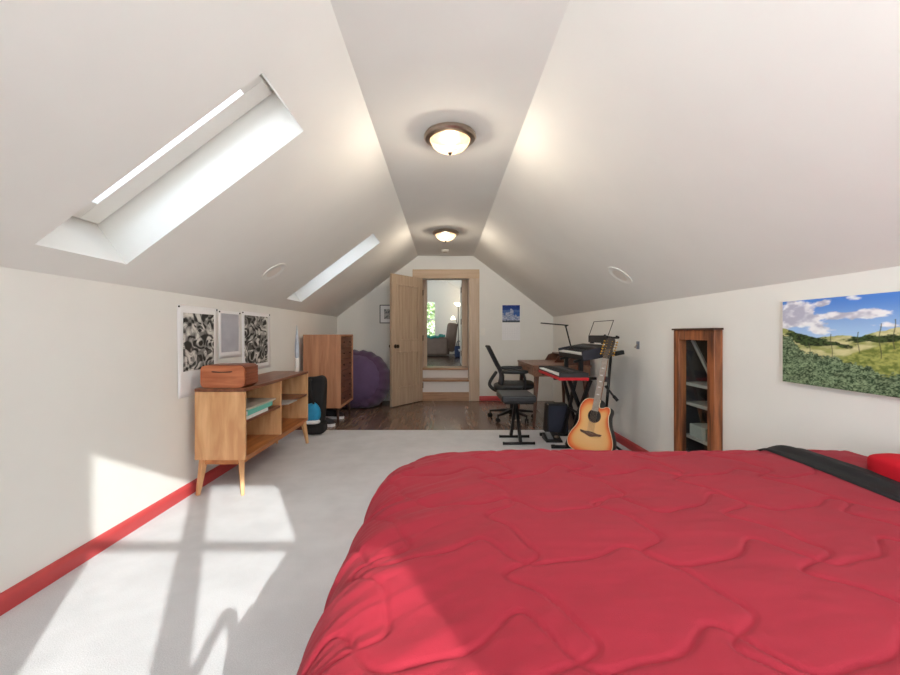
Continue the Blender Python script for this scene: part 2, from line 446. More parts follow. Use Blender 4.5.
struct(obj('step', B().box(DX0, DX1, YF+.012, 7.0, -.02, .30), M['riser']))
struct(obj('step_tread', B().box(DX0, DX1, YF-.012, 7.0, .301, .335), M['tread'], bevel=.008))
struct(obj('step.001', B().box(DX0, DX1, 7.001, PY+.06, 0, .462), M['riser']))
struct(obj('step_tread.001', B().box(DX0, DX1, 6.975, PY+.06, .463, .5), M['tread'], bevel=.008))

# the open panelled door, hinged at the left jamb
HX, HY = DX0+.0, YF-.03
TX, TY = -.777, 6.10
dw = math.hypot(TX-HX, TY-HY); ang = math.atan2(TY-HY, TX-HX)
DH0, DH1 = .008, 1.945
door = bpy.data.objects.new('door_1', None); COL.objects.link(door); struct(door)
door.location = (HX, HY, 0); door.rotation_euler = (0, 0, ang)
# local: x along the leaf from the hinge, y across; the camera sees the +y face
t = .044
lf = B()
pan = ((.26, .80), (.97, 1.80)); sx0, sx1 = .105, dw-.105
lf.box(0, sx0, -t/2, t/2, DH0, DH1); lf.box(sx1, dw, -t/2, t/2, DH0, DH1)
for z0, z1 in ((DH0, pan[0][0]), (pan[0][1], pan[1][0]), (pan[1][1], DH1)): lf.box(sx0, sx1, -t/2, t/2, z0, z1)
obj('door_frame', lf, M['pine'], door, local=True)
for z0, z1 in pan:
    p = B(); k = 7; wd = (sx1-sx0)/k
    for i in range(k):
        p.box(sx0+i*wd+.005, sx0+(i+1)*wd-.005, -.008, .008, z0, z1)
    p.box(sx0, sx1, -.001, .001, z0, z1)
    bd = B()
    for s_ in (-1, 1):       # raised moulding round the panel
        yy0, yy1 = (.008, .030) if s_ > 0 else (-.030, -.008)
        bd.box(sx0-.008, sx0+.018, yy0, yy1, z0-.008, z1+.008); bd.box(sx1-.018, sx1+.008, yy0, yy1, z0-.008, z1+.008)
        bd.box(sx0+.018, sx1-.018, yy0, yy1, z0-.008, z0+.018); bd.box(sx0+.018, sx1-.018, yy0, yy1, z1-.018, z1+.008)
    po = obj('door_panel', p, M['pine'], door, local=True)
    obj('panel_moulding', bd, M['pine'], po, local=True, bevel=.006)
kn = B()
for s_ in (-1, 1):
    kn.lathe([(.03, 0), (.03, .006), (.012, .008), (.011, .03), (.022, .036), (.028, .048), (.026, .058), (.012, .066), (0, .067)], (dw-.07, s_*t/2, .885), 20, (0, s_, 0))
smooth_angle(obj('door_handle', kn, M['bronze'], door, local=True))
hg = B()
for z in (.25, 1.0, 1.72): hg.tube([(-.004, t/2+.004, z-.045), (-.004, t/2+.004, z+.045)], .006, 8)
obj('hinge', hg, M['bronze'], door, local=True)

# ------------------------------------------------------------------ the room up the steps
bx0, bx1, by0, by1, bz = -2.2, 2.1, PY+.06, 11.6, .5
struct(obj('floor_beyond', B().box(bx0-.1, bx1+.1, by0-.02, by1+.1, bz-.1, bz-.001), M['planks_beyond']))
panel('wall_beyond_near', (bx0, by0, bz), (1, 0, 0), (0, 0, 1), (0, -1, 0), bx1-bx0, 2.6, [(-.32-bx0, .31-bx0, 0, DZ+.06-bz)], .05, M['white'])
bwx0, bwx1, bwz0, bwz1 = -1.05, -.27, .99, 1.93
panel('wall_beyond_far', (bx0, by1, bz), (1, 0, 0), (0, 0, 1), (0, 1, 0), bx1-bx0, 2.6, [(bwx0-bx0, bwx1-bx0, bwz0-bz, bwz1-bz)], .1, M['white'])
panel('wall_beyond_left', (bx0, by0, bz), (0, 1, 0), (0, 0, 1), (-1, 0, 0), by1-by0, 2.6, [(.8, 1.9, .6, 1.7)], .1, M['white'])
panel('wall_beyond_right', (bx1, by0, bz), (0, 1, 0), (0, 0, 1), (1, 0, 0), by1-by0, 2.6, [], .1, M['white'])
struct(obj('ceiling_beyond', B().box(bx0, -.5, by0-.05, by1+.1, 2.85, 2.95), M['white']))
cb = B().add([(-.5, by0-.05, 2.85), (bx1+.05, by0-.05, 1.22), (bx1+.05, by1+.1, 1.22), (-.5, by1+.1, 2.85),
              (-.5, by0-.05, 2.95), (bx1+.05, by0-.05, 1.32), (bx1+.05, by1+.1, 1.32), (-.5, by1+.1, 2.95)],
             [(0, 1, 2, 3), (7, 6, 5, 4), (0, 4, 5, 1), (1, 5, 6, 2), (2, 6, 7, 3), (3, 7, 4, 0)])
struct(obj('ceiling_beyond.001', cb, M['white']))
wf = B()
wf.box(bwx0-.1, bwx0, by1-.02, by1+.06, bwz0-.1, bwz1+.14); wf.box(bwx1, bwx1+.08, by1-.02, by1+.06, bwz0-.1, bwz1+.14)
wf.box(bwx0, bwx1, by1-.02, by1+.06, bwz1, bwz1+.14); wf.box(bwx0, bwx1, by1-.03, by1+.06, bwz0-.08, bwz0)
wf.box(bwx0, bwx1, by1+.01, by1+.05, 1.44, 1.48)
w4 = struct(obj('window_4', wf, M['white']))
obj('pane', B().box(bwx0, bwx1, by1+.03, by1+.034, bwz0, bwz1), M['glass'], w4)
wl = B()
wl.box(bx0-.06, bx0+.02, by0+.72, by0+.8, 1.0, 2.3); wl.box(bx0-.06, bx0+.02, by0+1.9, by0+1.98, 1.0, 2.3)
wl.box(bx0-.06, bx0+.02, by0+.8, by0+1.9, 2.2, 2.3); wl.box(bx0-.06, bx0+.03, by0+.8, by0+1.9, 1.02, 1.1); wl.box(bx0-.05, bx0, by0+1.32, by0+1.38, 1.1, 2.2)
w5 = struct(obj('window_unseen', wl, M['white']))  # unseen window, added to let daylight into this room
obj('pane', B().box(bx0-.04, bx0-.035, by0+.8, by0+1.9, 1.1, 2.2), M['glass'], w5)
d2 = struct(obj('door_2', B().box(.300, .336, PY+.12, PY+.78, bz+.01, DZ+.02), M['white'], bevel=.003))
hh = B()
for z in (.72, 1.28, 1.84): hh.box(.288, .2995, PY+.105, PY+.119, z-.05, z+.05)
obj('hinge', hh, M['bronze'], d2)

# greenery outside the window beyond
M['leaf'] = mat('leaf_green', (150, 168, 118), .6, var=.4, scale=6)
M['bark'] = mat('bark', (80, 62, 48), .8, var=.3)
sh = thing('leafy_bush', 'green leafy bush outside the window of the room up the steps', 'bush', (-.9, 14.2, -.6))
lb = B(); rr = random.Random(3)
for i in range(2400):
    a = rr.uniform(0, 2*PI); h = rr.uniform(.9, 3.1); q = 1.15*math.sqrt(rr.random())*(1-.3*abs(h-2)/1.2)
    c = Vector((-.9+q*math.cos(a), 14.2+.6*q*math.sin(a), -.6+h+.3)); s = rr.uniform(.07, .14)
    R = Euler((rr.uniform(-1, 1), rr.uniform(-1, 1), rr.uniform(0, 6))).to_matrix()
    lb.add([c+R @ Vector(p)*s for p in ((-1, 0, 0), (0, -.45, .08), (1, 0, 0), (0, .45, .08))], [(0, 1, 2, 3)])
obj('foliage', lb, M['leaf'], sh, fix=False)
sb = B()
for i in range(5): sb.tube([(-.9+.05*i-.1, 14.2, -.6), (-.9+.2*(i-2), 14.2+.1*(i % 2), .6), (-.9+.4*(i-2), 14.2, 2)], [.04, .025, .01], 6)
obj('stem', sb, M['bark'], sh)

# recliner, bag, lamp
M['taupe'] = mat('taupe_upholstery', (116, 98, 88), .8, var=.08, scale=12, bump=.2, bscale=60)
M['taupe_dark'] = mat('taupe_seat', (88, 74, 68), .8, var=.08, scale=12)
M['teal'] = mat('teal_knit', (52, 128, 122), .9, var=.15, scale=40, bump=.3, bscale=120)
rc = thing('recliner', 'taupe recliner armchair seen through the open doorway', 'armchair', (-.15, 10.7, bz))
obj('base', B().box(-.78, .12, 10.32, 11.1, bz+.05, bz+.2), M['taupe_dark'], rc, bevel=.02)
for yy in (10.25, 10.98):
    obj('arm', B().box(-.85, .08, yy, yy+.17, bz+.04, bz+.47), M['taupe'], rc, bevel=.05, seg=4)
obj('seat', B().box(-.86, .1, 10.43, 10.97, bz+.2, bz+.44), M['taupe_dark'], rc, bevel=.06, seg=4)
bk = B().bar((.12, 10.7, bz+.12), (.21, 10.7, bz+.83), .66, .26, .60, .26, up=(1, 0, .3))
obj('backrest', bk, M['taupe'], rc, bevel=.07, seg=4)
bl = B(); n = 14
for i in range(n+1):
    for j in range(9):
        x = -.46+.48*i/n; q = j/8
        yy = 10.225+.22*q; zz = bz+.49+.01*math.sin(i*1.3)+.012*math.sin(j*1.7+i)-(.11*max(0, .35-q))
        bl.v.append((x, yy, zz + (.03 if i > 9 else 0)))
bl.f = [(i*9+j, (i+1)*9+j, (i+1)*9+j+1, i*9+j+1) for i in range(n) for j in range(8)]
bo = obj('throw_blanket', bl, M['teal'], smooth=True)
md = bo.modifiers.new('thickness', 'SOLIDIFY'); md.thickness = .018; md.offset = 1
tag(bo, 'teal knitted throw lying over the arm of the taupe recliner', 'blanket')
M['navy'] = mat('navy_fabric', (38, 52, 84), .8, var=.15, scale=20)
bg = thing('tote_bag', 'navy bag with a pale triangle standing behind the recliner', 'bag', (.34, 10.0, bz))
obj('body', B().box(.24, .44, 9.92, 10.08, bz, bz+.27), M['navy'], bg, bevel=.03, seg=3)
obj('emblem', B().add([(.32, 9.917, bz+.2), (.38, 9.917, bz+.2), (.35, 9.917, bz+.13), (.32, 9.9195, bz+.2), (.38, 9.9195, bz+.2), (.35, 9.9195, bz+.13)], [(0, 1, 2), (5, 4, 3), (0, 3, 4, 1), (1, 4, 5, 2), (2, 5, 3, 0)]), M['paper'], bg)
obj('handle', B().tube(catmull([(.29, 10, bz+.26), (.3, 10, bz+.36), (.34, 10, bz+.39), (.38, 10, bz+.36), (.39, 10, bz+.26)], 5), .008, 8), M['navy'], bg, smooth=True)
M['lampglow'] = mat('lit_shade', (255, 240, 215), .5, emit=(255, 238, 210), estr=3.5)
fl = thing('floor_lamp', 'black floor lamp with a lit bowl and side light in the room up the steps', 'lamp', (.37, 11.3, bz))
obj('pole', B().tube([(.37, 11.3, bz+.02), (.37, 11.3, 1.80)], .011, 8), M['black_metal'], fl)
smooth_angle(obj('base', B().lathe([(.13, 0), (.13, .015), (.02, .03), (0, .03)], (.37, 11.3, bz), 20), M['black_metal'], fl))
smooth_angle(obj('lamp_shade', B().lathe([(.03, 0), (.07, .03), (.12, .085), (.115, .085), (.065, .04), (0, .03)], (.37, 11.3, 1.80), 20), M['lampglow'], fl))
arm = obj('arm', B().tube(catmull([(.37, 11.3, 1.25), (.3, 11.27, 1.46), (.24, 11.25, 1.52)], 5), .008, 8), M['black_metal'], fl)
smooth_angle(obj('side_shade', B().lathe([(.02, 0), (.035, -.02), (.065, -.09), (.06, -.09), (.0, -.03)], (.23, 11.25, 1.53), 16), M['lampglow'], arm))

# ------------------------------------------------------------------ ceiling fixtures
def lamp_glass():
    m, nt, b = new_mat('alabaster_glass')
    tc = nt.nodes.new('ShaderNodeTexCoord')
    nz = nt.nodes.new('ShaderNodeTexNoise'); nz.inputs['Scale'].default_value = 9; nz.inputs['Detail'].default_value = 3; nz.inputs['Distortion'].default_value = 1.2
    nt.links.new(tc.outputs['Object'], nz.inputs['Vector'])
    cr = nt.nodes.new('ShaderNodeValToRGB'); cr.color_ramp.elements[0].position = .35; cr.color_ramp.elements[1].position = .65
    cr.color_ramp.elements[0].color = lin((238, 184, 116))+(1,); cr.color_ramp.elements[1].color = lin((255, 232, 196))+(1,)
    nt.links.new(nz.outputs['Fac'], cr.inputs['Fac'])
    nt.links.new(cr.outputs['Color'], b.inputs['Emission Color'])
    b.inputs['Emission Strength'].default_value = LAMP
    b.inputs['Base Color'].default_value = lin((84, 74, 62))+(1,); b.inputs['Roughness'].default_value = .3
    tr = nt.nodes.new('ShaderNodeBsdfTransparent'); tr.inputs['Color'].default_value = (1, .93, .82, 1)
    mx = nt.nodes.new('ShaderNodeMixShader'); mx.inputs['Fac'].default_value = .45
    nt.links.new(b.outputs[0], mx.inputs[1]); nt.links.new(tr.outputs[0], mx.inputs[2])
    nt.links.new(mx.outputs[0], nt.nodes['Material Output'].inputs['Surface'])
    return m
LAMP = .7
BULB = 29
M['alabaster'] = lamp_glass()
def dome(x, y, label):
    t = thing('ceiling_light', label, 'ceiling light', (x, y, CEIL), group='dome ceiling lights')
    smooth_angle(obj('rim', B().lathe([(.02, -.001), (.135, -.001), (.150, -.008), (.152, -.016), (.160, -.02), (.161, -.032), (.152, -.042), (.138, -.047), (.124, -.049), (.120, -.044), (.118, -.03), (.02, -.012)], (x, y, CEIL), 48), M['nickel'], t), 25)
    pr = [(.120*math.cos(a), -.044-.078*math.sin(a)) for a in np.linspace(0, PI/2, 14)]
    smooth_angle(obj('lamp_shade', B().lathe(pr, (x, y, CEIL), 48), M['alabaster'], t), 60)
    bl_ = bpy.data.lights.new('bulb', 'POINT'); bl_.energy = BULB; bl_.color = (1, .94, .86); bl_.shadow_soft_size = .045
    bo_ = bpy.data.objects.new('bulb', bl_); COL.objects.link(bo_); bo_.parent = t; bo_.location = (0, 0, -.058)
    smooth_angle(obj('finial', B().lathe([(.012, -.120), (.014, -.125), (.008, -.130), (.009, -.135), (0, -.139)], (x, y, CEIL), 16), M['bronze'], t))
dome(.034, 2.585, 'lit dome ceiling light nearest the bed, the larger in view')
dome(.014, 5.08, 'lit dome ceiling light nearer the door, beside the smoke detector')
sd = thing('smoke_detector', 'small white smoke detector on the flat ceiling near the door', 'smoke detector', (.01, 6.22, CEIL))
smooth_angle(obj('body', B().lathe([(.055, -.001), (.058, -.012), (.05, -.03), (.02, -.036), (0, -.036)], (.01, 6.22, CEIL), 24), M['white'], sd))
smooth_angle(obj('vent_ring', B().lathe([(.03, -.034), (.03, -.039), (.02, -.04), (0, -.04)], (.01, 6.22, CEIL), 20), M['paper_cream'], sd))
M['grille'] = mat('speaker_grille', (226, 219, 211), .8, var=.03, scale=400)
for c, n, lb_ in (((-1.395, 3.427, KNEE+(-1.395-XL)*SU.z/SU.x), SN, 'round white speaker grille set in the left slope between the skylights'),
                 ((1.45, 3.47, KNEE+(XR-1.45)*SU.z/abs(RU.x)*(RU.z/SU.z)), Vector((RU.z, 0, -RU.x)), 'round white speaker grille set in the right ceiling slope')):
    n = n if n.z > 0 else -n
    t = thing('ceiling_speaker', lb_, 'speaker', c, group='round speakers in the ceiling slopes')
    smooth_angle(obj('rim', B().lathe([(.10, .0), (.112, -.0005), (.112, -.005), (.104, -.007), (.10, -.005)], c, 40, n), M['wall'], t), 30)
    smooth_angle(obj('speaker_grille', B().lathe([(.103, -.001), (.1, -.004), (.05, -.0055), (0, -.006)], c, 40, n), M['grille'], t), 30)

# ------------------------------------------------------------------ bed
BZ = .606
M['red_fabric'] = mat('red_comforter_cloth', (156, 38, 53), .8, var=.05, scale=4, bump=.12, bscale=500, spec=.2, sheen=.03)
M['red_pillow'] = mat('red_pillow_cloth', (196, 22, 40), .8, var=.04, scale=6, bump=.1, bscale=400, spec=.2)
M['black_sheet'] = mat('black_sheet_cloth', (26, 24, 27), .7, var=.1, scale=20, spec=.3)
bed = thing('bed', 'bed under the red comforter, its head against the right wall', 'bed', (.75, .95, 0))
obj('mattress', B().box(-.105, 1.69, .30, 1.60, .30, .572), M['red_pillow'], bed, bevel=.05, seg=4)
obj('box_base', B().box(-.10, 1.69, .31, 1.59, .10, .295), mat('bed_base_cloth', (60, 54, 52), .9), bed, bevel=.015)
for x in (-.03, 1.62):
    for y in (.37, 1.53):
        obj('leg', B().box(x-.03, x+.03, y-.03, y+.03, 0, .10), M['dark_leg'], bed)

def wave_dist(p, q):
    """distance to the meandering stitch lines, two families that cross on a lattice"""
    P0, Q0, PX, PYy = -.124, .632, .305, .262
    # rows
    best = np.full(p.shape, 9.)
    def row(y_shift_sign, pp, qq, per, base, amp, sk, off, perq):
        k0 = int(math.floor((qq.min()-base)/perq))-1; k1 = int(math.ceil((qq.max()-base)/perq))+1
        d = np.full(pp.shape, 9.)
        for k in range(k0, k1+1):
            ph = .17*math.sin(k*2.3)
            uu = (pp-off)/per+ph
            w = 2*PI*(uu+.12*np.sin(2*PI*uu+.6))
            am = amp*(1+.25*np.sin(uu*1.7+k*1.9))
            c = base+k*perq+y_shift_sign*am*np.sin(w)+.012*np.sin(uu*2.1+k)
            dc = 2*PI/per*am*np.cos(w)*(1+.12*2*PI*np.cos(2*PI*uu+.6))
            d = np.minimum(d, np.abs(qq-c)/np.sqrt(1+dc*dc))
        return d
    best = np.minimum(best, row(-1, p, q, PX, Q0, .050, 0, P0, PYy))
    best = np.minimum(best, row(1, q, p, PYy, P0-.02, .048, 0, Q0, PX))
    return best

RC, RR = .12, .25         # edge roll radius, corner radius of the flat top
IX0, IX1, IY0, IY1 = -.116, 1.60, .29, 1.655
def drape(p, q, lift):
    """wrap the unrolled cloth (p,q) over the mattress: flat top, rolled edge, straight drop"""
    cx0, cx1, cy0, cy1 = IX0+RR, IX1, IY0+RR, IY1-RR
    kx = np.clip(p, cx0, 99); ky = np.clip(q, cy0, cy1)
    dx, dy = p-kx, q-ky; r = np.hypot(dx, dy)+1e-9
    nx, ny = dx/r, dy/r
    e = np.maximum(0, r-RR)
    a = np.minimum(e/RC, PI/2); drop = np.maximum(0, e-RC*PI/2)
    rad = np.minimum(r, RR)+RC*np.sin(a)+drop*.04
    z = BZ-RC*(1-np.cos(a))-drop
    sa, ca = np.sin(a), np.cos(a)
    return np.stack([kx+nx*rad+nx*sa*lift, ky+ny*rad+ny*sa*lift, z+ca*lift], -1), e

HEM = RC*PI/2+.26
def comforter():
    ps = np.arange(IX0-HEM, 1.60, .0052); qs = np.arange(IY0-HEM, IY1+HEM, .0052)
    p, q = np.meshgrid(ps, qs)
    d = wave_dist(p, q)
    puff = .0060*(1-np.exp(-(d/.0042)**1.4))+.0035*(1-np.exp(-d/.06))
    # gathers pulled from the foot edge and loose wrinkles on the top
    edge = np.exp(-np.maximum(0, p-IX0)/.16)
    far = np.exp(-np.maximum(0, IY1-q)/.20)
    s = q*1.0+(p-IX0)*-.75
    g1 = (fbm(s*16, p*2.2+5, 3)-.5)*.026*edge
    g2 = (fbm(p*13+(q*6), q*5+2, 3)-.5)*.012*far
    w = (fbm(p*5+q*8, q*15-p*5, 3)-.5)*.006
    big = (fbm(p*2.1+3, q*2.4+8, 2)-.5)*.010
    pos, e = drape(p, q, puff+g1+g2+w+big)
    ny, nx = p.shape
    b = B(); b.v = pos.reshape(-1, 3).tolist()
    idx = np.arange(nx*ny).reshape(ny, nx)
    # leave out the far corners of the sheet so the hem stays level
    keep = (e < HEM)
    k4 = keep[:-1, :-1] & keep[1:, :-1] & keep[:-1, 1:] & keep[1:, 1:]
    f = np.stack([idx[:-1, :-1], idx[:-1, 1:], idx[1:, 1:], idx[1:, :-1]], -1)[k4]
    used = np.unique(f); remap = -np.ones(nx*ny, int); remap[used] = np.arange(len(used))
    b.v = pos.reshape(-1, 3)[used].tolist(); b.f = [tuple(x) for x in remap[f].tolist()]
    o = obj('comforter', b, M['red_fabric'], smooth=True, fix=False)
    return tag(o, 'red quilted comforter with wavy stitching spread over the bed', 'comforter')
comforter()
def sheet_fold():
    ps = np.linspace(1.272, 1.43, 40); qs = np.arange(IY0-.2, IY1+.22, .012)
    p, q = np.meshgrid(ps, qs)
    u = (p-1.272)/.158
    shift = .035*(fbm(q*2.2+1, q*0+4, 2)-.5)-.075*(1.66-q)
    lift = .013+.009*np.sin(PI*u)**.6+.004*np.sin(u*9+q*2)*np.sin(PI*u)+.010*(fbm(u*3+q*2, q*5, 3)-.5)
    lift = np.where((u < .02) | (u > .98), .010, lift)
    pos, e = drape(p+shift, q, lift)
    ny, nx = p.shape
    b = B(); b.v = pos.reshape(-1, 3).tolist()
    b.f = [(j*nx+i, j*nx+i+1, (j+1)*nx+i+1, (j+1)*nx+i) for j in range(ny-1) for i in range(nx-1)]
    o = obj('bed_sheet', b, M['black_sheet'], smooth=True, fix=False)
    return tag(o, 'black sheet folded back across the red comforter beside the pillow', 'sheet')
sheet_fold()
def pillow():
    r_ = math.radians(-5)
    def shape(v):
        k = 1-.06*(1-(v.y/.38)**2); h = .006*(float(fbm(np.array(v.x*14+9), np.array(v.y*14+3), 3))-.5)
        x, y = v.x*k, v.y*(1-.05*(1-(v.x/.155)**2))
        return (x*math.cos(r_)-y*math.sin(r_), x*math.sin(r_)+y*math.cos(r_), v.z*(1-.12*(v.y/.38)**4)+h)
    o = obj('pillow', blob((1.535, 1.06, .638), (.165, .40, .052), 4.5, 72, 36, shape), M['red_pillow'], smooth=True)
    tag(o, 'bright red pillow at the head of the bed by the right wall', 'pillow')
pillow()

# ------------------------------------------------------------------ landscape canvas on the right wall
def landscape(u, v):
    # u runs from the far (left in view) end towards the camera; v upwards
    x = u*2.6
    F = lambda *c: np.broadcast_to(L3(*c), u.shape+(3,))
    sky = mixc(F(168, 202, 240), F(84, 136, 218), sstep(.55, 1.0, v))
    g = lambda cx_, cy_, sx_, sy_: np.exp(-((x-cx_)/sx_)**2-((v-cy_)/sy_)**2)
    dens = .42*g(.10, .92, .30, .12)+.40*g(.28, .78, .30, .08)+.36*g(.02, .70, .2, .08)+.42*g(.48, .64, .16, .05)+.40*g(.95, .80, .24, .055)+.25*g(.66, .80, .12, .04)+.30*g(.55, .96, .14, .05)+.22*g(.85, .96, .12, .04)+.32*g(1.12, .69, .25, .04)+.4*g(1.9, .85, .4, .1)+.3*g(2.4, .7, .3, .08)
    c1 = sstep(.52, .66, .62*fbm(x*6+2, v*14, 5)+dens*1.15)
    col = mixc(sky, mixc(F(186, 186, 204), F(246, 246, 250), sstep(.3, .7, fbm(x*8, v*16, 3)+.2*(v-.75))), c1*.95)
    ridge = np.interp(x, [0, .2, .45, .60, .75, .9, 1.25, 1.7, 2.6], [.675, .61, .555, .575, .585, .57, .665, .60, .64])+.018*(fbm(x*14, x*0, 4)-.5)
    pale = mixc(F(150, 156, 92), F(212, 206, 156), sstep(.3, .7, fbm(x*7, v*20, 4)))
    wood_ = sstep(.46, .56, .6*fbm(x*9+4, v*26+3, 5)+.5*g(.22, .57, .26, .075)*sstep(.0, .02, ridge-v+.04)+.42*g(.50, .50, .18, .045)+.55*g(1.12, .555, .34, .04)+.2*g(.75, .47, .2, .04)-.02)
    land = mixc(pale, mixc(F(34, 46, 28), F(72, 90, 50), sstep(.3, .7, fbm(x*34, v*70, 3))), wood_)
    col = mixc(col, land, sstep(.004, -.004, v-ridge))
    slope = np.interp(x, [0, .70, .85, 1.05, 1.3, 2.6], [.1, .33, .40, .47, .55, .60])+.014*(fbm(x*16, x*0, 3)-.5)
    meadow = mixc(F(108, 122, 58), F(168, 172, 96), sstep(.25, .75, fbm(x*26, v*50, 4)))
    col = mixc(col, meadow, sstep(.012, -.012, v-slope)*sstep(.62, .80, x))
    bush = np.interp(x, [0, .12, .3, .5, .7, .95, 1.3, 2.6], [.55, .53, .40, .36, .33, .25, .22, .2])+.12*(fbm(x*9, x*0+2, 4)-.5)+.06*(fbm(x*40, v*60, 2)-.5)
    leaf = sstep(.25, .8, .55*fbm(x*30, v*52, 3)+.45*vnoise(x*75, v*130))
    green = mixc(F(46, 66, 44), F(146, 166, 130), leaf)*(.62+.62*fbm(x*9, v*16, 2))[..., None]
    col = mixc(col, green, sstep(.014, -.014, v-bush))
    for px_, h0, h1 in ((.62, .33, .60), (.90, .40, .62), (1.10, .36, .70), (1.22, .45, .74), (.36, .35, .50)):
        col = mixc(col, F(74, 78, 58), sstep(.008, .004, np.abs(x-px_-.01*np.sin(v*20)))*(v > h0)*(v < h1)*.7)
    return col
cv = thing('landscape_canvas', 'wide canvas print of green hills under a cloudy blue sky', 'picture', (XR, 1.6, .836))
obj('canvas', B().box(XR-.028, XR-.001, 1.0, 2.125, .836, 1.237), M['paper_cream'], cv, bevel=.002)
picture('printed_picture', (XR-.0285, 2.125, .836), (0, -1, 0), (0, 0, 1), 1.125, .401, 520, 184, landscape, M['canvas_print'], cv)

# ------------------------------------------------------------------ glazed cupboard door in the right wall
cd = thing('cupboard_door', 'rough brown wooden glazed cupboard door in the right wall', 'cupboard door', (XR, 2.857, CZ0-.09))
X0, X1 = XR-.055, XR-.0005
fy0, fy1, fz0, fz1 = 2.624, 3.09, .07, 1.10
for a, c in ((fy0, fy0+.072), (fy1-.070, fy1)): obj('stile', B().box(X0, X1, a, c, fz0, fz1), M['knotty'], cd, bevel=.004)
for a, c in ((fz1-.068, fz1), (fz0, fz0+.08)): obj('rail', B().box(X0+.002, X1, fy0+.072, fy1-.07, a, c), M['knotty'], cd, bevel=.004)
obj('pane', B().box(XR-.03, XR-.026, fy0+.070, fy1-.068, fz0+.078, fz1-.066), M['glass'], cd)
obj('top_strip', B().box(XR-.066, X1, fy0-.006, fy1+.006, fz1, fz1+.012), M['dark_leg'], cd)  # narrow dark strip along the top of the frame
inn = B(); dx = XR+.42
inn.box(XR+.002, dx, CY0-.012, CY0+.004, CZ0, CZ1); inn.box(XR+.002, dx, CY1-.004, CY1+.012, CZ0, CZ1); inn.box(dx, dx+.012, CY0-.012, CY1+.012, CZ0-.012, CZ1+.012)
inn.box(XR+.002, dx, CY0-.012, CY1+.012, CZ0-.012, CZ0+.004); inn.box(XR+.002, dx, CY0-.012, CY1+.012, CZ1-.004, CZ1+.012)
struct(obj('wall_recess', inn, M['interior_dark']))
for z, lb_ in ((.33, 'lowest'), (.565, 'middle'), (.705, 'uppermost')):
    s = obj('shelf', B().box(XR+.005, XR+.30, CY0+.006, CY1-.006, z, z+.022), M['pipe_white'])
    tag(s, lb_+' pale shelf board behind the glass of the cupboard door', 'shelf', 'shelves behind the cupboard glass')
s = obj('plank', B().bar((XR+.05, 3.03, 1.03), (XR+.07, 2.82, .745), .016, .022), M['pipe_white'])
tag(s, 'pale batten leaning on the uppermost shelf behind the cupboard glass', 'batten')
for k, (ya, yb, hh_, c) in enumerate(((2.68, 2.80, .05, (120, 132, 134)), (2.82, 3.0, .085, (150, 158, 156)))):
    t = obj('storage_box', B().box(XR+.01, XR+.13, ya, yb, .3525, .3525+hh_), mat('box_card', c, .7), bevel=.004)
    tag(t, ('small', 'taller')[k]+' grey box on the lowest shelf behind the cupboard glass', 'box', 'boxes behind the cupboard glass')

# small hook plate on the right wall, light switch by the door
hk = thing('wall_hook', 'small grey hook plate on the right wall beside the keyboards', 'hook', (XR, 3.78, .97))
obj('plate', B().box(XR-.006, XR-.0005, 3.745, 3.80, .935, 1.005), mat('grey_plate', (120, 126, 140), .5), hk, bevel=.004)
obj('hook', B().tube(catmull([(XR-.006, 3.772, .98), (XR-.022, 3.772, .965), (XR-.026, 3.772, .948), (XR-.034, 3.772, .958)], 4), .004, 8), M['nickel'], hk, smooth=True)
ls = thing('light_switch', 'white light switch plate on the far wall beside the door frame', 'light switch', (.61, YF, 1.1))
obj('plate', B().box(.575, .648, YF-.006, YF-.0005, 1.04, 1.155), M['white'], ls, bevel=.004)
obj('toggle', B().box(.604, .619, YF-.014, YF-.006, 1.085, 1.112), M['white'], ls, bevel=.002)

# ------------------------------------------------------------------ wall pictures
def ink(seed, kind):
    def f(u, v):
        wx = fbm(u*3.2+seed, v*4.4+seed*2, 2)*2.2; wy = fbm(u*3.2+seed+9, v*4.4+3, 2)*2.2
        a = np.sin((15 if kind else 9)*(u*1.2+wx)+2*np.sin(4*v+wy*2)); b_ = np.sin((6 if kind else 11)*(v*1.4+wy)+2*np.cos(5*u+wx*2))
        g = sstep(-.35, .35, a*.6+b_*.55)
        cell = fbm(u*7+seed*3, v*9+seed, 2)
        g = g*(.35+.65*sstep(.3, .6, cell))+.12*sstep(.6, .7, cell)
        ln = sstep(.06, .12, np.abs(a))*sstep(.05, .1, np.abs(b_))
        g = g*ln
        return mixc(np.broadcast_to(L3(38, 37, 36), u.shape+(3,)), L3(214, 212, 207), g)
    return f
def pale_print(u, v):
    t = fbm(u*3, v*5, 3)
    return mixc(np.broadcast_to(L3(170, 172, 184), u.shape+(3,)), L3(190, 191, 200), t)
def pin(bb, y, z): bb.lathe([(.006, 0), (.007, .004), (.004, .007), (0, .008)], (XL+.003, y, z), 10, (1, 0, 0))
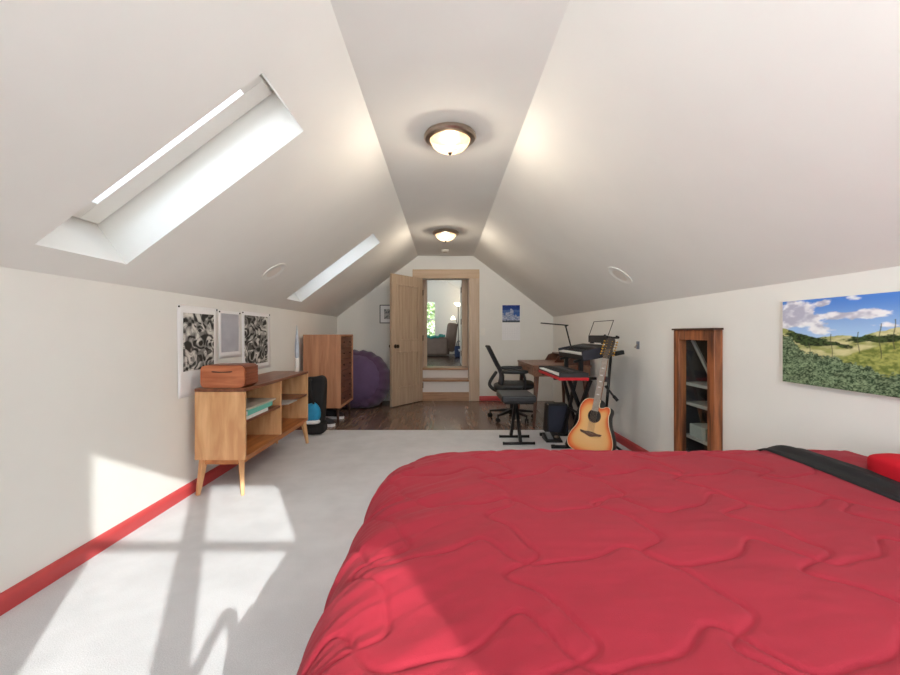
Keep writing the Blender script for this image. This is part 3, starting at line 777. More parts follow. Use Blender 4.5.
def poster(label, y0, y1, z0, z1, art, group='prints pinned to the left wall'):
    t = thing('poster', label, 'poster', (XL, (y0+y1)/2, z0), group=group)
    b = B(); n = 12; nz = 12       # paper with a slight curl
    for j in range(nz+1):
        for i in range(n+1):
            a, c = i/n, j/nz
            b.v.append((XL+.002+.008*(1-c)**2*abs(2*a-1)**3+.0015*math.sin(a*7+c*4)**2, y0+(y1-y0)*a, z0+(z1-z0)*c))
    b.f = [(j*(n+1)+i, j*(n+1)+i+1, (j+1)*(n+1)+i+1, (j+1)*(n+1)+i) for j in range(nz) for i in range(n)]
    o = obj('paper_sheet', b, M['paper'], t, smooth=True, fix=False)
    md = o.modifiers.new('thickness', 'SOLIDIFY'); md.thickness = .0012
    if art:
        ay0, ay1, az0, az1, fn = art
        picture('printed_picture', (XL+.0062, ay0, az0), (0, 1, 0), (0, 0, 1), ay1-ay0, az1-az0, 150, 190, fn, M['print'], t, lift=0)
    for y in (y0+.012, y1-.012):
        pb = B(); pin(pb, y, z1-.012); obj('pin', pb, M['black'], t, smooth=True)
    return t
poster('tall black and white print pinned at the left, above the bread box', 2.70, 3.175, .656, 1.264, (2.755, 3.12, .825, 1.214, ink(2.3, 0)))
poster('small pale grey sheet pinned between the two black and white prints', 3.19, 3.53, .885, 1.255, (3.225, 3.495, .93, 1.232, pale_print))
poster('black and white print pinned at the right, nearest the tall chest', 3.56, 4.125, .745, 1.267, (3.60, 4.07, .80, 1.234, ink(5.1, 1)))

fp = thing('framed_picture', 'small black framed picture hanging on the far wall beside the open door', 'picture', (-.9, YF, 1.24))
fb = B(); a0, a1, c0, c1 = -1.035, -.775, 1.235, 1.53; w = .012
fb.box(a0, a0+w, YF-.018, YF-.001, c0, c1).box(a1-w, a1, YF-.018, YF-.001, c0, c1).box(a0+w, a1-w, YF-.018, YF-.001, c0, c0+w).box(a0+w, a1-w, YF-.018, YF-.001, c1-w, c1)
obj('frame', fb, M['black'], fp)
obj('mat_board', B().box(a0+w, a1-w, YF-.009, YF-.002, c0+w, c1-w), M['paper'], fp)
picture('printed_picture', (-.965, YF-.009, 1.305), (1, 0, 0), (0, 0, 1), .12, .155, 40, 50, lambda u, v: mixc(np.broadcast_to(L3(120, 122, 126), u.shape+(3,)), L3(190, 190, 188), sstep(.35, .65, fbm(u*7, v*8, 4))), M['print'], fp)

def skyline(u, v):
    col = mixc(np.broadcast_to(L3(64, 104, 176), u.shape+(3,)), L3(26, 52, 128), sstep(.3, 1, v))
    col = mixc(col, np.broadcast_to(L3(120, 150, 196), u.shape+(3,)), sstep(.55, .75, fbm(u*4, v*6, 4))*.4)
    hts = vnoise(np.floor(u*11)*3.7+.5, u*0+2.5)*.5+.16+.22*np.exp(-((u-.5)/.22)**2)
    tower = (v < hts)
    c2 = mixc(np.broadcast_to(L3(126, 140, 176), u.shape+(3,)), L3(206, 208, 220), vnoise(np.floor(u*11)*5.1, np.floor(v*16)))
    col = mixc(col, c2, tower*.85)
    return mixc(col, np.broadcast_to(L3(66, 80, 92), u.shape+(3,)), sstep(.16, .1, v+.05*fbm(u*12, v*0, 3)))
cal = thing('wall_calendar', 'wall calendar with a blue towers picture hanging on the far wall', 'calendar', (1.06, YF, .965))
obj('date_page', B().box(.92, 1.21, YF-.005, YF-.001, .965, 1.243), M['paper'], cal)
obj('picture_page', B().box(.92, 1.21, YF-.006, YF-.001, 1.247, 1.53), M['paper'], cal)
picture('printed_picture', (.925, YF-.006, 1.252), (1, 0, 0), (0, 0, 1), .28, .273, 90, 90, skyline, M['print'], cal)
gb = B()
for r in range(6): gb.box(.935, 1.195, YF-.0057, YF-.005, 1.0+.036*r, 1.0008+.036*r)
for r in range(8): gb.box(.935+.0371*r, .936+.0371*r, YF-.0057, YF-.005, 1.0, 1.18)
obj('date_grid', gb, mat('grid_grey', (204, 206, 212), .8), cal)

# ------------------------------------------------------------------ low shelf unit on the left
cr = thing('credenza', 'long low honey wood shelf unit along the left wall', 'shelf unit', (-1.5, 3.45, 0))
cx0, cx1, cy0, cy1, cz0, cz1 = -1.668, -1.33, 2.80, 4.10, .232, .709
obj('top_board', B().box(cx0, cx1, cy0, cy1, cz1-.022, cz1), M['walnut_y'], cr, bevel=.002)
for y in (cy0+.001, cy1-.021):
    obj('side_panel', B().box(cx0+.001, cx1-.001, y, y+.02, cz0, cz1-.0225), M['honey'], cr, bevel=.0015)
obj('bottom_board', B().box(cx0+.001, cx1-.001, cy0+.0215, cy1-.0215, cz0, cz0+.02), M['honey_y'], cr)
obj('back_panel', B().box(cx0+.002, cx0+.012, cy0+.0215, cy1-.0215, cz0+.0205, cz1-.0225), M['honey'], cr)
obj('divider', B().box(cx0+.0125, cx1-.004, 3.42, 3.44, cz0+.0205, cz1-.0225), M['honey'], cr)
obj('shelf', B().box(cx0+.0125, cx1-.006, cy0+.0215, 3.4195, .474, .490), M['walnut_y'], cr)
obj('shelf', B().box(cx0+.0125, cx1-.006, 3.4405, cy1-.0215, .474, .490), M['walnut_y'], cr)
ap = B()
ap.box(cx0+.03, cx1-.03, cy0+.02, cy0+.04, cz0-.035, cz0-.0005); ap.box(cx0+.03, cx1-.03, cy1-.04, cy1-.02, cz0-.035, cz0-.0005)
ap.box(cx1-.05, cx1-.03, cy0+.04, cy1-.04, cz0-.035, cz0-.0005); ap.box(cx0+.03, cx0+.05, cy0+.04, cy1-.04, cz0-.035, cz0-.0005)
obj('apron', ap, M['honey_y'], cr, bevel=.002)
for sx, xa, xb in ((0, cx1-.04, cx1-.012), (1, cx0+.045, cx0+.028)):
    for ya, yb in ((cy0+.032, cy0-.008), (cy1-.032, cy1+.012)):
        obj('leg', B().bar((xa, ya, cz0-.0005), (xb, yb, 0), .036, .046, .02, .024), M['honey'], cr, bevel=.004)

bb = thing('bread_box', 'reddish wood roll-front box with a handle slot on the low shelf unit', 'bread box', (-1.50, 2.92, cz1))
x0, x1, y0, y1, z0, z1 = -1.645, -1.352, 2.83, 3.03, cz1+.001, cz1+.150
def roundrect(w0, w1, h0, h1, r, n=6):
    out = []
    for cx_, cy_, a in ((w1-r, h0+r, -PI/2), (w1-r, h1-r, 0), (w0+r, h1-r, PI/2), (w0+r, h0+r, PI)):
        out += [(cx_+r*math.cos(a+PI/2*i/n), cy_+r*math.sin(a+PI/2*i/n)) for i in range(n+1)]
    return out
smooth_angle(obj('front_panel', B().prism(roundrect(x0, x1, z0, z1, .03), lambda a, c: (a, y0, c), (0, 1, 0), .014), M['cherry'], bb), 40)
bx = B()
bx.prism(roundrect(x0+.004, x1+.006, z0, z1+.004, .034), lambda a, c: (a, y0+.0145, c), (0, 1, 0), y1-y0-.0145)
smooth_angle(obj('body', bx, M['cherry_dark'], bb), 40)
sl = B()
for i in range(6):
    z = z0+.02+i*.021; sl.box(x1+.006, x1+.009, y0+.02, y1-.004, z, z+.015)
obj('slat', sl, M['cherry_dark'], bb, bevel=.001)
obj('handle', B().prism(catmull([(-1.565, z1-.036), (-1.555, z1-.046), (-1.445, z1-.046), (-1.435, z1-.036), (-1.5, z1-.041)], 3, True), lambda a, c: (a, y0-.002, c), (0, 1, 0), .002), M['dark_leg'], bb)  # thin dark piece painting the shade inside the slot

def book(label, x0, x1, y0, y1, z0, z1, cover, rot=0):
    t = thing('book', label, 'book', ((x0+x1)/2, (y0+y1)/2, z0), (0, 0, 0), group='books on the low shelf unit')
    c = B(); e_ = .0025
    c.box(x0, x1, y0, y1, z0, z0+e_); c.box(x0, x1, y0, y1, z1-e_, z1); c.box(x1-e_, x1, y0, y1, z0+e_, z1-e_)
    obj('cover', c, cover, t); obj('pages', B().box(x0+.004, x1-e_, y0+.004, y1-.004, z0+e_, z1-e_), M['paper'], t)
    t.rotation_euler = (0, 0, rot)
zb = .4905
book('pale grey book, bottom of the flat stack on the shelf', -1.60, -1.344, 2.86, 3.20, zb, zb+.022, mat('cover_grey', (222, 222, 220), .5))
book('teal book in the middle of the flat stack on the shelf', -1.595, -1.348, 2.87, 3.30, zb+.0225, zb+.056, mat('cover_teal', (104, 184, 170), .5), .02)
book('beige book lying on top of the flat stack on the shelf', -1.60, -1.352, 2.90, 3.36, zb+.0565, zb+.070, mat('cover_beige', (186, 176, 164), .5), -.015)
t = obj('folder', B().box(-1.52, -1.285, 3.452, 3.66, .4905, .498), mat('folder_card', (170, 166, 162), .6), bevel=.001)
tag(t, 'thin pale folder jutting over the edge of the right-hand shelf', 'folder')

M['ornament_blue'] = mat('ornament_blue', (186, 194, 206), .35, var=.1, scale=25)
orn = thing('ornament', 'tall slender pointed white and blue ornament on the low shelf unit', 'ornament', (-1.42, 4.04, cz1))
smooth_angle(obj('foot', B().lathe([(.02, 0), (.021, .01), (.019, .12), (.014, .13), (0, .13)], (-1.42, 4.04, cz1+.0005), 18), M['white'], orn))
smooth_angle(obj('body', B().lathe([(.010, .128), (.018, .14), (.021, .2), (.017, .28), (.010, .36), (.003, .44), (0, .45)], (-1.42, 4.04, cz1), 18), M['ornament_blue'], orn))

# ------------------------------------------------------------------ tall chest, backpack, shoes, bean bag
ch = thing('chest_of_drawers', 'tall light wood chest with dark drawer fronts in the far left corner', 'chest of drawers', (-1.45, 5.29, 0))
hx0, hx1, hy0, hy1, hz0, hz1 = -1.668, -1.225, 4.955, 5.63, .19, 1.06
cs = B()
cs.box(hx0, hx1, hy0, hy0+.022, hz0, hz1); cs.box(hx0, hx1, hy1-.022, hy1, hz0, hz1)
cs.box(hx0, hx1, hy0+.022, hy1-.022, hz1-.022, hz1); cs.box(hx0, hx1, hy0+.022, hy1-.022, hz0, hz0+.022)
cs.box(hx0, hx0+.012, hy0+.022, hy1-.022, hz0+.022, hz1-.022)
obj('case', cs, M['oak'], ch, bevel=.0015)
nd = 6; zz = np.linspace(hz0+.026, hz1-.026, nd+1)
for i in range(nd):
    d = obj('drawer', B().box(hx0+.03, hx1-.012, hy0+.026, hy1-.026, zz[i]+.004, zz[i+1]-.004), M['mahogany'], ch, bevel=.002)
    for y in (hy0+.18, hy1-.18):
        obj('knob', B().lathe([(.006, 0), (.006, .008), (.012, .012), (.012, .018), (0, .02)], (hx1-.012, y, (zz[i]+zz[i+1])/2), 12, (1, 0, 0)), M['dark_leg'], d, smooth=True)
for x in (hx0+.05, hx1-.05):
    for y in (hy0+.05, hy1-.05):
        obj('leg', B().tube([(x, y, hz0), (x+(.012 if x > -1.4 else -.012), y+(-.01 if y < 5.3 else .01), -.0055)], [.02, .013], 12), M['dark_leg'], ch, smooth=True)

M['pack_black'] = mat('pack_black', (26, 25, 27), .75, var=.2, scale=15, bump=.2, bscale=80)
M['pack_blue'] = mat('pack_blue', (34, 148, 196), .6, var=.12, scale=14, bump=.25, bscale=30)
bp_ = thing('backpack', 'black backpack with a blue pouch standing beside the low shelf unit', 'backpack', (-1.40, 4.52, 0))
smooth_angle(obj('body', blob((-1.395, 4.56, .335), (.098, .10, .275), 7, zfun=lambda v: (v.x*(1+.5*v.z)+.02*v.z, v.y*(.9-.9*v.z), v.z+.010*math.sin(v.x*40))), M['pack_black'], bp_), 70)
smooth_angle(obj('base', blob((-1.395, 4.535, .062), (.115, .115, .062), 4), M['pack_black'], bp_), 70)
smooth_angle(obj('pouch', blob((-1.405, 4.455, .238), (.090, .07, .10), 2.4, zfun=lambda v: (v.x*(1-.5*v.z), v.y, v.z+.006*math.sin(v.x*60))), M['pack_blue'], bp_), 70)
smooth_angle(obj('white_band', blob((-1.405, 4.455, .142), (.085, .068, .022), 3.5), M['paper'], bp_), 70)
obj('strap', B().tube(catmull([(-1.43, 4.5, .58), (-1.42, 4.43, .56), (-1.40, 4.41, .45), (-1.38, 4.43, .33), (-1.37, 4.47, .28)], 6), .012, 8), M['pack_black'], bp_, smooth=True)

M['shoe_dark'] = mat('shoe_upper', (40, 38, 42), .7)
def shoe(label, y):
    x0, x1 = -1.56, -1.275; z = -.0055
    t = thing('shoe', label, 'shoe', ((x0+x1)/2, y, z), group='shoes under the tall chest')
    out = catmull([(x0, y-.02), (x0+.05, y-.042), (x0+.12, y-.034), (x0+.21, y-.048), (x1-.02, y-.035), (x1, y), (x1-.02, y+.036), (x0+.2, y+.046), (x0+.1, y+.033), (x0+.04, y+.04), (x0, y+.02)], 4, True)
    smooth_angle(obj('sole', B().prism(out, lambda a, c: (a, c, z), (0, 0, 1), .032), M['paper'], t), 40)
    u = B(); n = len(out); cxm = sum(p[0] for p in out)/n
    rings = [(1, .0325, 0), (.97, .055, 0), (.86, .075, -.01), (.6, .10, -.045), (.45, .118, -.07)]
    for s_, h, sh_ in rings:
        u.v += [((p[0]-cxm)*s_+cxm+sh_, (p[1]-y)*max(s_, .62)+y, z+h) for p in out]
    u.f = [(j*n+i, j*n+(i+1) % n, (j+1)*n+(i+1) % n, (j+1)*n+i) for j in range(len(rings)-1) for i in range(n)]+[tuple((len(rings)-1)*n+i for i in range(n))]
    smooth_angle(obj('upper', u, M['shoe_dark'], t), 60)
shoe('white soled dark shoe nearest the carpet, under the tall chest', 4.90)
shoe('white soled dark shoe farther back, under the tall chest', 5.34)

M['purple'] = mat('purple_corduroy', (92, 70, 108), .8, var=.08, scale=10, bump=.25, bscale=120, sheen=.3)
M['purple_rim'] = mat('purple_rim_cloth', (82, 56, 88), .8, var=.1, scale=12, bump=.25, bscale=120, sheen=.3)
bean = thing('bean_bag', 'large round purple bean bag slumped in the corner by the open door', 'bean bag', (-1.215, 6.25, 0))
def beanbag():
    c = Vector((-1.275, 6.22, .37)); ax = Vector((-.10, -.90, .22)).normalized()
    u = Vector((0, 0, 1)); x = ax.cross(u).normalized(); y = x.cross(ax).normalized(); n = 96
    def ring(prof):
        b = B()
        for r, h, pl, ph in prof:
            for i in range(n):
                t_ = 2*PI*i/n
                rr_ = r*(1+pl*math.cos(22*t_+ph)+.6*pl*math.cos(13*t_+2*ph))
                v = c+ax*(h+.6*pl*r*math.sin(22*t_+ph))+(x*math.cos(t_)+y*math.sin(t_))*rr_
                v.z = .37+(v.z-.37)*(.95 if v.z > .37 else .95)
                if v.z < 0.03: v.z = -.005+.035*math.exp((v.z-.03)/.05)
                v.y = min(v.y, YF-.03); v.x = max(v.x, XL+.03)
                b.v.append(tuple(v))
        k = len(prof)
        b.f = [(j*n+i, j*n+(i+1) % n, (j+1)*n+(i+1) % n, (j+1)*n+i) for j in range(k-1) for i in range(n)]+[tuple(range(n)), tuple((k-1)*n+i for i in range(n))]
        return b
    smooth_angle(obj('front_panel', ring([(.002, .330, 0, 0), (.10, .325, 0, 0), (.2, .305, .003, 0), (.30, .265, .006, 0), (.36, .225, .010, 0), (.375, .195, .016, 0)]), M['purple'], bean), 70)
    smooth_angle(obj('rim_band', ring([(.372, .203, .016, 0), (.40, .205, .032, .2), (.44, .165, .036, .4), (.475, .08, .026, .5), (.485, -.02, .012, .6), (.46, -.13, .004, .6), (.40, -.22, .0, 0), (.25, -.29, 0, 0), (.01, -.31, 0, 0)]), M['purple_rim'], bean), 70)
beanbag()

# ------------------------------------------------------------------ desk, lamp, office chair
dk = thing('desk', 'walnut writing desk with a raised back in the far right corner', 'desk', (1.36, 5.36, 0))
ex0, ex1, ey0, ey1 = 1.02, 1.70, 4.85, 5.87
obj('desktop', B().box(ex0, ex1, ey0, ey1, .682, .705), M['desk'], dk, bevel=.002)
bd_ = B()
bd_.box(ex0+.012, ex1-.012, ey0+.01, ey0+.03, .575, .6815); bd_.box(ex0+.012, ex1-.012, ey1-.03, ey1-.01, .575, .6815); bd_.box(ex1-.03, ex1-.012, ey0+.03, ey1-.03, .575, .6815); bd_.box(ex0+.03, ex1-.03, ey0+.03, ey1-.03, .575, .585)
obj('apron', bd_, M['desk'], dk, bevel=.002)
for a, c in ((ey0+.034, 5.355), (5.365, ey1-.034)):
    d = obj('drawer', B().box(ex0+.004, ex0+.34, a, c, .588, .679), M['desk'], dk, bevel=.002)
    obj('handle', B().box(ex0-.004, ex0+.004, (a+c)/2-.06, (a+c)/2+.06, .652, .66), M['dark_leg'], d, bevel=.001)
hu = B(); sd_ = [(1.40, .7055), (1.685, .7055), (1.685, .80), (1.50, .80), (1.45, .785)]
for y in (ey0+.006, 5.35, ey1-.022): hu.prism(sd_, lambda a, c: (a, y, c), (0, 1, 0), .016)
hu.box(1.50, 1.685, ey0+.006, ey1-.006, .8005, .815); hu.box(1.672, 1.685, ey0+.023, ey1-.023, .7055, .80)
obj('hutch', hu, M['desk_leg'], dk, bevel=.0015)
for xa, xb in ((ex0+.055, ex0+.012), (ex1-.06, ex1-.03)):
    for ya, yb in ((ey0+.055, ey0+.0), (ey1-.055, ey1-.0)):
        obj('leg', B().bar((xa, ya, .5745), (xb, yb, -.0055), .05, .05, .026, .026), M['desk_leg'], dk, bevel=.004)

dl = thing('desk_lamp', 'black angled desk lamp with a thin bar head on the desk', 'lamp', (1.63, 5.2, .8155))
obj('base', B().lathe([(.06, 0), (.06, .012), (.02, .016), (0, .016)], (1.60, 5.25, .816), 20), M['black'], dl, smooth=False)
obj('arm', B().bar((1.60, 5.25, .83), (1.53, 5.3, 1.165), .016, .014), M['black'], dl)
obj('lamp_head', B().bar((1.215, 5.3, 1.206), (1.56, 5.3, 1.176), .035, .014), M['black'], dl, bevel=.003)
obj('hinge', B().lathe([(.012, -.018), (.012, .018)], (1.53, 5.3, 1.168), 12, (0, 1, 0)), M['black'], dl)

oc = thing('office_chair', 'black mesh office swivel chair drawn up to the desk', 'chair', (.85, 5.3, -.0055), (0, 0, math.radians(-6)))
M['mesh_cloth'] = mat('mesh_cloth', (52, 52, 60), .7, var=.2, scale=150)
lo = dict(local=True)
obj('seat', blob((.02, 0, .425), (.25, .24, .048), 4, 40, 16, lambda v: (v.x, v.y, v.z+.02*max(0, v.x/.25)**2-.02*(v.x < -.15))), M['black'], oc, smooth=True, **lo)
bk = B(); n, k = 12, 16
def backpt(a, c):   # a across, c upwards
    z = .45+.46*c; x = float(np.interp(z, [.45, .50, .56, .62, .68, .80, .91], [-.150, -.136, -.132, -.150, -.185, -.245, -.300]))
    w = (.22-.03*c)*(1-.12*(abs(c-.5)*2)**4)
    return (x-.035*(1-(a)**2)+.02, a*w, z)
for j in range(k+1):
    for i in range(n+1): bk.v.append(backpt(2*i/n-1, j/k))
bk.f = [(j*(n+1)+i, j*(n+1)+i+1, (j+1)*(n+1)+i+1, (j+1)*(n+1)+i) for j in range(k) for i in range(n)]
br_ = obj('backrest', bk, M['mesh_cloth'], oc, smooth=True, fix=False, **lo)
md = br_.modifiers.new('thickness', 'SOLIDIFY'); md.thickness = .012
per = [backpt(-1, j/k) for j in range(k+1)]+[backpt(2*i/n-1, 1) for i in range(1, n)]+[backpt(1, 1-j/k) for j in range(k+1)]+[backpt(1-2*i/n, 0) for i in range(1, n)]
obj('back_frame', B().tube(per+[per[0]], .012, 8), M['black'], br_, smooth=True, **lo)
obj('back_spine', B().tube(catmull([(-.10, 0, .36), (-.20, 0, .36), (-.268, 0, .41), (-.272, 0, .47), (-.19, 0, .60)], 6), [.022]*24+[.016], 10), M['black'], oc, smooth=True, **lo)
obj('top_cap', B().tube([(-.285, -.15, .912), (-.322, 0, .918), (-.285, .15, .912)], .014, 10), M['black'], br_, smooth=True, **lo)
for s_ in (-1, 1):
    ar = obj('arm', B().tube(catmull([(.10, s_*.20, .40), (.13, s_*.27, .42), (.14, s_*.285, .52), (.12, s_*.285, .605)], 5), .016, 8), M['black'], oc, smooth=True, **lo)
    obj('arm_pad', blob((.02, s_*.285, .622), (.16, .045, .026), 3.5), M['black'], ar, smooth=True, **lo)
obj('gas_lift', B().lathe([(.025, .10), (.025, .24), (.016, .24), (.016, .385)], (0, 0, 0), 16), M['black_metal'], oc, **lo)
obj('tilt_box', B().box(-.1, .1, -.07, .07, .35, .39), M['black'], oc, bevel=.01, **lo)
bs = B()
for i in range(5):
    a = 2*PI*i/5+.28
    bs.bar((.02*math.cos(a), .02*math.sin(a), .115), (.29*math.cos(a), .29*math.sin(a), .085), .05, .04, .032, .024)
bs.lathe([(.045, .08), (.05, .10), (.035, .14), (.02, .14)], (0, 0, 0), 16)
obj('star_base', bs, M['black'], oc, bevel=.004, **lo)
for i in range(5):
    a = 2*PI*i/5+.28; c = Vector((.29*math.cos(a), .29*math.sin(a), .0))
    cb_ = B(); dd = Vector((math.cos(a+.9), math.sin(a+.9), 0))
    for s_ in (-1, 1):
        cb_.lathe([(.005, -.009), (.025, -.009), (.028, -.004), (.028, .004), (.025, .009), (.005, .009)], c+Vector((0, 0, .028))+dd*.014*s_, 18, dd)
    cb_.tube([c+Vector((0, 0, .03)), c+Vector((0, 0, .085))], .008, 8)
    smooth_angle(obj('caster', cb_, M['rubber'], oc, **lo))

# ------------------------------------------------------------------ piano bench
be = thing('piano_bench', 'black padded folding bench on crossed legs in front of the office chair', 'bench', (.70, 4.2, 0))
obj('seat', B().box(.545, .875, 3.98, 4.43, .418, .482), mat('bench_vinyl', (34, 34, 38), .35, var=.1, spec=.6), be, bevel=.016, seg=3)
obj('seat_frame', B().box(.57, .85, 4.0, 4.41, .400, .4175), M['black_metal'], be)
for x, ya, yb in ((.685, 4.335, 4.06), (.735, 4.06, 4.335)):
    obj('leg', B().bar((x, ya, .02), (x, yb, .40), .03, .03), M['black_metal'], be)
obj('pivot', B().tube([(.66, 4.197, .21), (.76, 4.197, .21)], .01, 10), M['nickel'], be)
for y in (4.06, 4.335):
    f = obj('foot_bar', B().tube([(.575, y, .0135), (.862, y, .0135)], .013, 10), M['black_metal'], be, smooth=True)
    for x in (.565, .862):
        obj('end_cap', B().tube([(x, y, .0145), (x+.012, y, .0145)], .0145, 10), M['rubber'], f)

# ------------------------------------------------------------------ keyboards on their stand
ks = thing('keyboard_stand', 'black two-tier crossed-leg stand carrying both keyboards', 'keyboard stand', (1.2, 4.1, 0))
LZ = .642
for y, l1, l2 in ((3.93, (1.36, 1.14), (1.17, 1.40)), (4.40, (1.38, 1.24), (1.24, 1.40))):
    for k_, (xt, xb) in enumerate((l1, l2)):
        yy = y+(-.017, .017)[k_]
        obj('leg', B().bar((xt, yy, LZ), (xb, yy, .034), .03, .036, up=(0, 1, 0)), M['black_metal'], ks)
    f = obj('foot_bar', B().tube([(1.02, y, .0165), (1.46, y, .0165)], .016, 10), M['black_metal'], ks, smooth=True)
    for x in (1.0, 1.45): obj('end_cap', B().tube([(x, y, .0185), (x+.03, y, .0185)], .0185, 10), M['rubber'], f)
    f = obj('support_arm', B().box(1.02, 1.42, y-.018, y+.018, LZ+.0005, LZ+.026), M['black_metal'], ks, bevel=.005)
    po = obj('post', B().bar((1.275, y, LZ+.026), (1.275, y, .822), .036, .04), M['black_metal'], ks)
    up = obj('upper_arm', B().bar((1.21, y, .811), (1.60, y, .886), .032, .024), M['black_metal'], ks, bevel=.004)
    obj('end_cap', B().bar((1.585, y, .884), (1.675, y, .901), .044, .04), M['rubber'], up, bevel=.006)
obj('cross_tube', B().tube([(1.30, 3.93, .30), (1.30, 4.40, .30)], .012, 10), M['black_metal'], ks)

def keyboard(name, label, A, dx, y0, y1, th, tilt, top_m, side_m, end_m, nw):
    """A = (x,z) of the front lower edge; keys lie along y, front towards -x"""
    x0, z0 = A
    t = thing(name, label, 'keyboard', (x0, (y0+y1)/2, z0), (0, -tilt, 0))
    L = y1-y0; yy0, yy1 = -L/2, L/2; kd = dx*.42
    b = B().box(0, dx, yy0+.02, yy1-.02, 0, th*.55); b.box(kd+.004, dx, yy0+.02, yy1-.02, th*.55, th)
    obj('body', b, side_m, t, bevel=.003, local=True)
    for a, c in ((yy0, yy0+.0195), (yy1-.0195, yy1)):
        obj('end_block', B().box(-.004, dx+.002, a, c, -.002, th+.002), end_m, t, bevel=.005, local=True)
    wk = B(); w = (L-.042)/nw
    for i in range(nw): wk.box(-.002, kd, yy0+.021+i*w+.0008, yy0+.021+(i+1)*w-.0008, th*.56, th*.56+.014)
    obj('white_keys', wk, M['key_white'], t, bevel=.0015, local=True)
    bk = B()
    for i in range(nw-1):
        if (i % 7) in (0, 1, 3, 4, 5): bk.box(kd*.36, kd+.001, yy0+.021+(i+1)*w-w*.28, yy0+.021+(i+1)*w+w*.28, th*.56+.0145, th*.56+.025)
    obj('black_keys', bk, M['black'], t, bevel=.0015, local=True)
    obj('control_panel', B().box(kd+.012, dx-.012, yy0+.03, yy1-.03, th+.0003, th+.004), top_m, t, local=True)
    bt = B()
    for i in range(14): bt.box(kd+.04, kd+.052, yy0+.12+i*.03, yy0+.135+i*.03, th+.0042, th+.008)
    obj('buttons', bt, mat('button_grey', (110, 112, 118), .5), t, local=True)
    return t
M['key_white'] = mat('key_white', (228, 228, 226), .3, var=.01)
M['kb_dark'] = mat('keyboard_charcoal', (40, 38, 40), .5, var=.1)
M['kb_navy'] = mat('keyboard_end', (36, 36, 48), .45, var=.1)
M['kb_red'] = mat('keyboard_red', (196, 24, 36), .35, var=.05)
keyboard('digital_piano', 'black electronic keyboard on the upper tier with the music rest on it', (1.235, .834), .27, 3.72, 4.50, .085, math.atan2(.075, .39), M['kb_dark'], M['black'], M['kb_navy'], 36)
lk = keyboard('synthesizer', 'red and black electronic keyboard on the lower tier', (1.0, LZ+.0275), .25, 3.64, 4.44, .062, 0, M['kb_dark'], M['black'], M['kb_dark'], 29)
obj('red_trim', B().box(-.006, .254, -.402, .402, -.003, .024), M['kb_red'], lk, local=True, bevel=.004)

mr = thing('music_rest', 'thin wire music rest standing on the back of the upper keyboard', 'music rest', (1.47, 4.06, .99))
obj('base_bar', B().bar((1.478, 3.80, 1.022), (1.478, 4.30, 1.022), .012, .07), M['black'], mr, bevel=.003)
wp = [(1.482, 3.80, 1.06), (1.53, 3.80, 1.195), (1.53, 4.30, 1.195), (1.482, 4.30, 1.06)]
obj('wire_frame', B().tube([wp[0], wp[1]], .0035, 8).tube([wp[1], wp[2]], .0035, 8).tube([wp[2], wp[3]], .0035, 8), M['black_metal'], mr)
sp = B()
for y in (3.9, 4.2): sp.box(1.46, 1.492, y-.02, y+.02, .976, .992)
obj('bracket', sp, M['black'], mr)

# small amp, pedal
M['amp_cloth'] = mat('amp_grille', (44, 48, 66), .7, var=.15, scale=220)
am = thing('practice_amp', 'small dark blue practice amplifier on the carpet under the keyboards', 'amplifier', (1.215, 4.56, 0))
ab = B().add([(1.09, 4.47, .004), (1.325, 4.47, .004), (1.325, 4.66, .004), (1.09, 4.66, .004), (1.105, 4.50, .318), (1.32, 4.50, .318), (1.32, 4.63, .318), (1.105, 4.63, .318)],
             [(3, 2, 1, 0), (4, 5, 6, 7), (0, 1, 5, 4), (1, 2, 6, 5), (2, 3, 7, 6), (3, 0, 4, 7)])
obj('cabinet', ab, M['black'], am, bevel=.008)
gr = B().add([(1.112, 4.4665, .03), (1.313, 4.4665, .03), (1.309, 4.4925, .30), (1.116, 4.4925, .30), (1.112, 4.475, .03), (1.313, 4.475, .03), (1.309, 4.501, .30), (1.116, 4.501, .30)],
             [(0, 1, 2, 3), (7, 6, 5, 4), (0, 4, 5, 1), (1, 5, 6, 2), (2, 6, 7, 3), (3, 7, 4, 0)])
obj('speaker_grille', gr, M['amp_cloth'], am)
obj('corner', B().box(1.099, 1.115, 4.492, 4.508, .308, .322), M['nickel'], am, bevel=.003)
pe = thing('effects_pedal', 'black pedal unit with a round grey control lying before the amplifier', 'pedal', (1.08, 4.2, 0))
pb = B().add([(1.0, 4.12, .004), (1.165, 4.12, .004), (1.165, 4.33, .004), (1.0, 4.33, .004), (1.005, 4.13, .022), (1.16, 4.13, .022), (1.16, 4.32, .06), (1.005, 4.32, .06)],
             [(3, 2, 1, 0), (4, 5, 6, 7), (0, 1, 5, 4), (1, 2, 6, 5), (2, 3, 7, 6), (3, 0, 4, 7)])
obj('housing', pb, M['black'], pe, bevel=.004)
obj('treadle', B().bar((1.05, 4.15, .034), (1.05, 4.30, .064), .05, .008), mat('pedal_grey', (130, 134, 140), .4), pe)
smooth_angle(obj('dial', B().lathe([(.022, 0), (.022, .01), (.018, .014), (0, .014)], (1.12, 4.2, .037), 20, (0, -.2, 1)), M['nickel'], pe))
obj('foot_pad', B().box(1.005, 1.16, 4.14, 4.32, 0, .004), M['rubber'], pe)

# ------------------------------------------------------------------ guitar on its stand
gu = thing('acoustic_guitar', 'sunburst orange acoustic guitar with gold tuners standing before the keyboards', 'guitar', (1.217, 3.5, .243))
tiltA, leanA, yawA = math.radians(6), math.radians(12), math.radians(44)
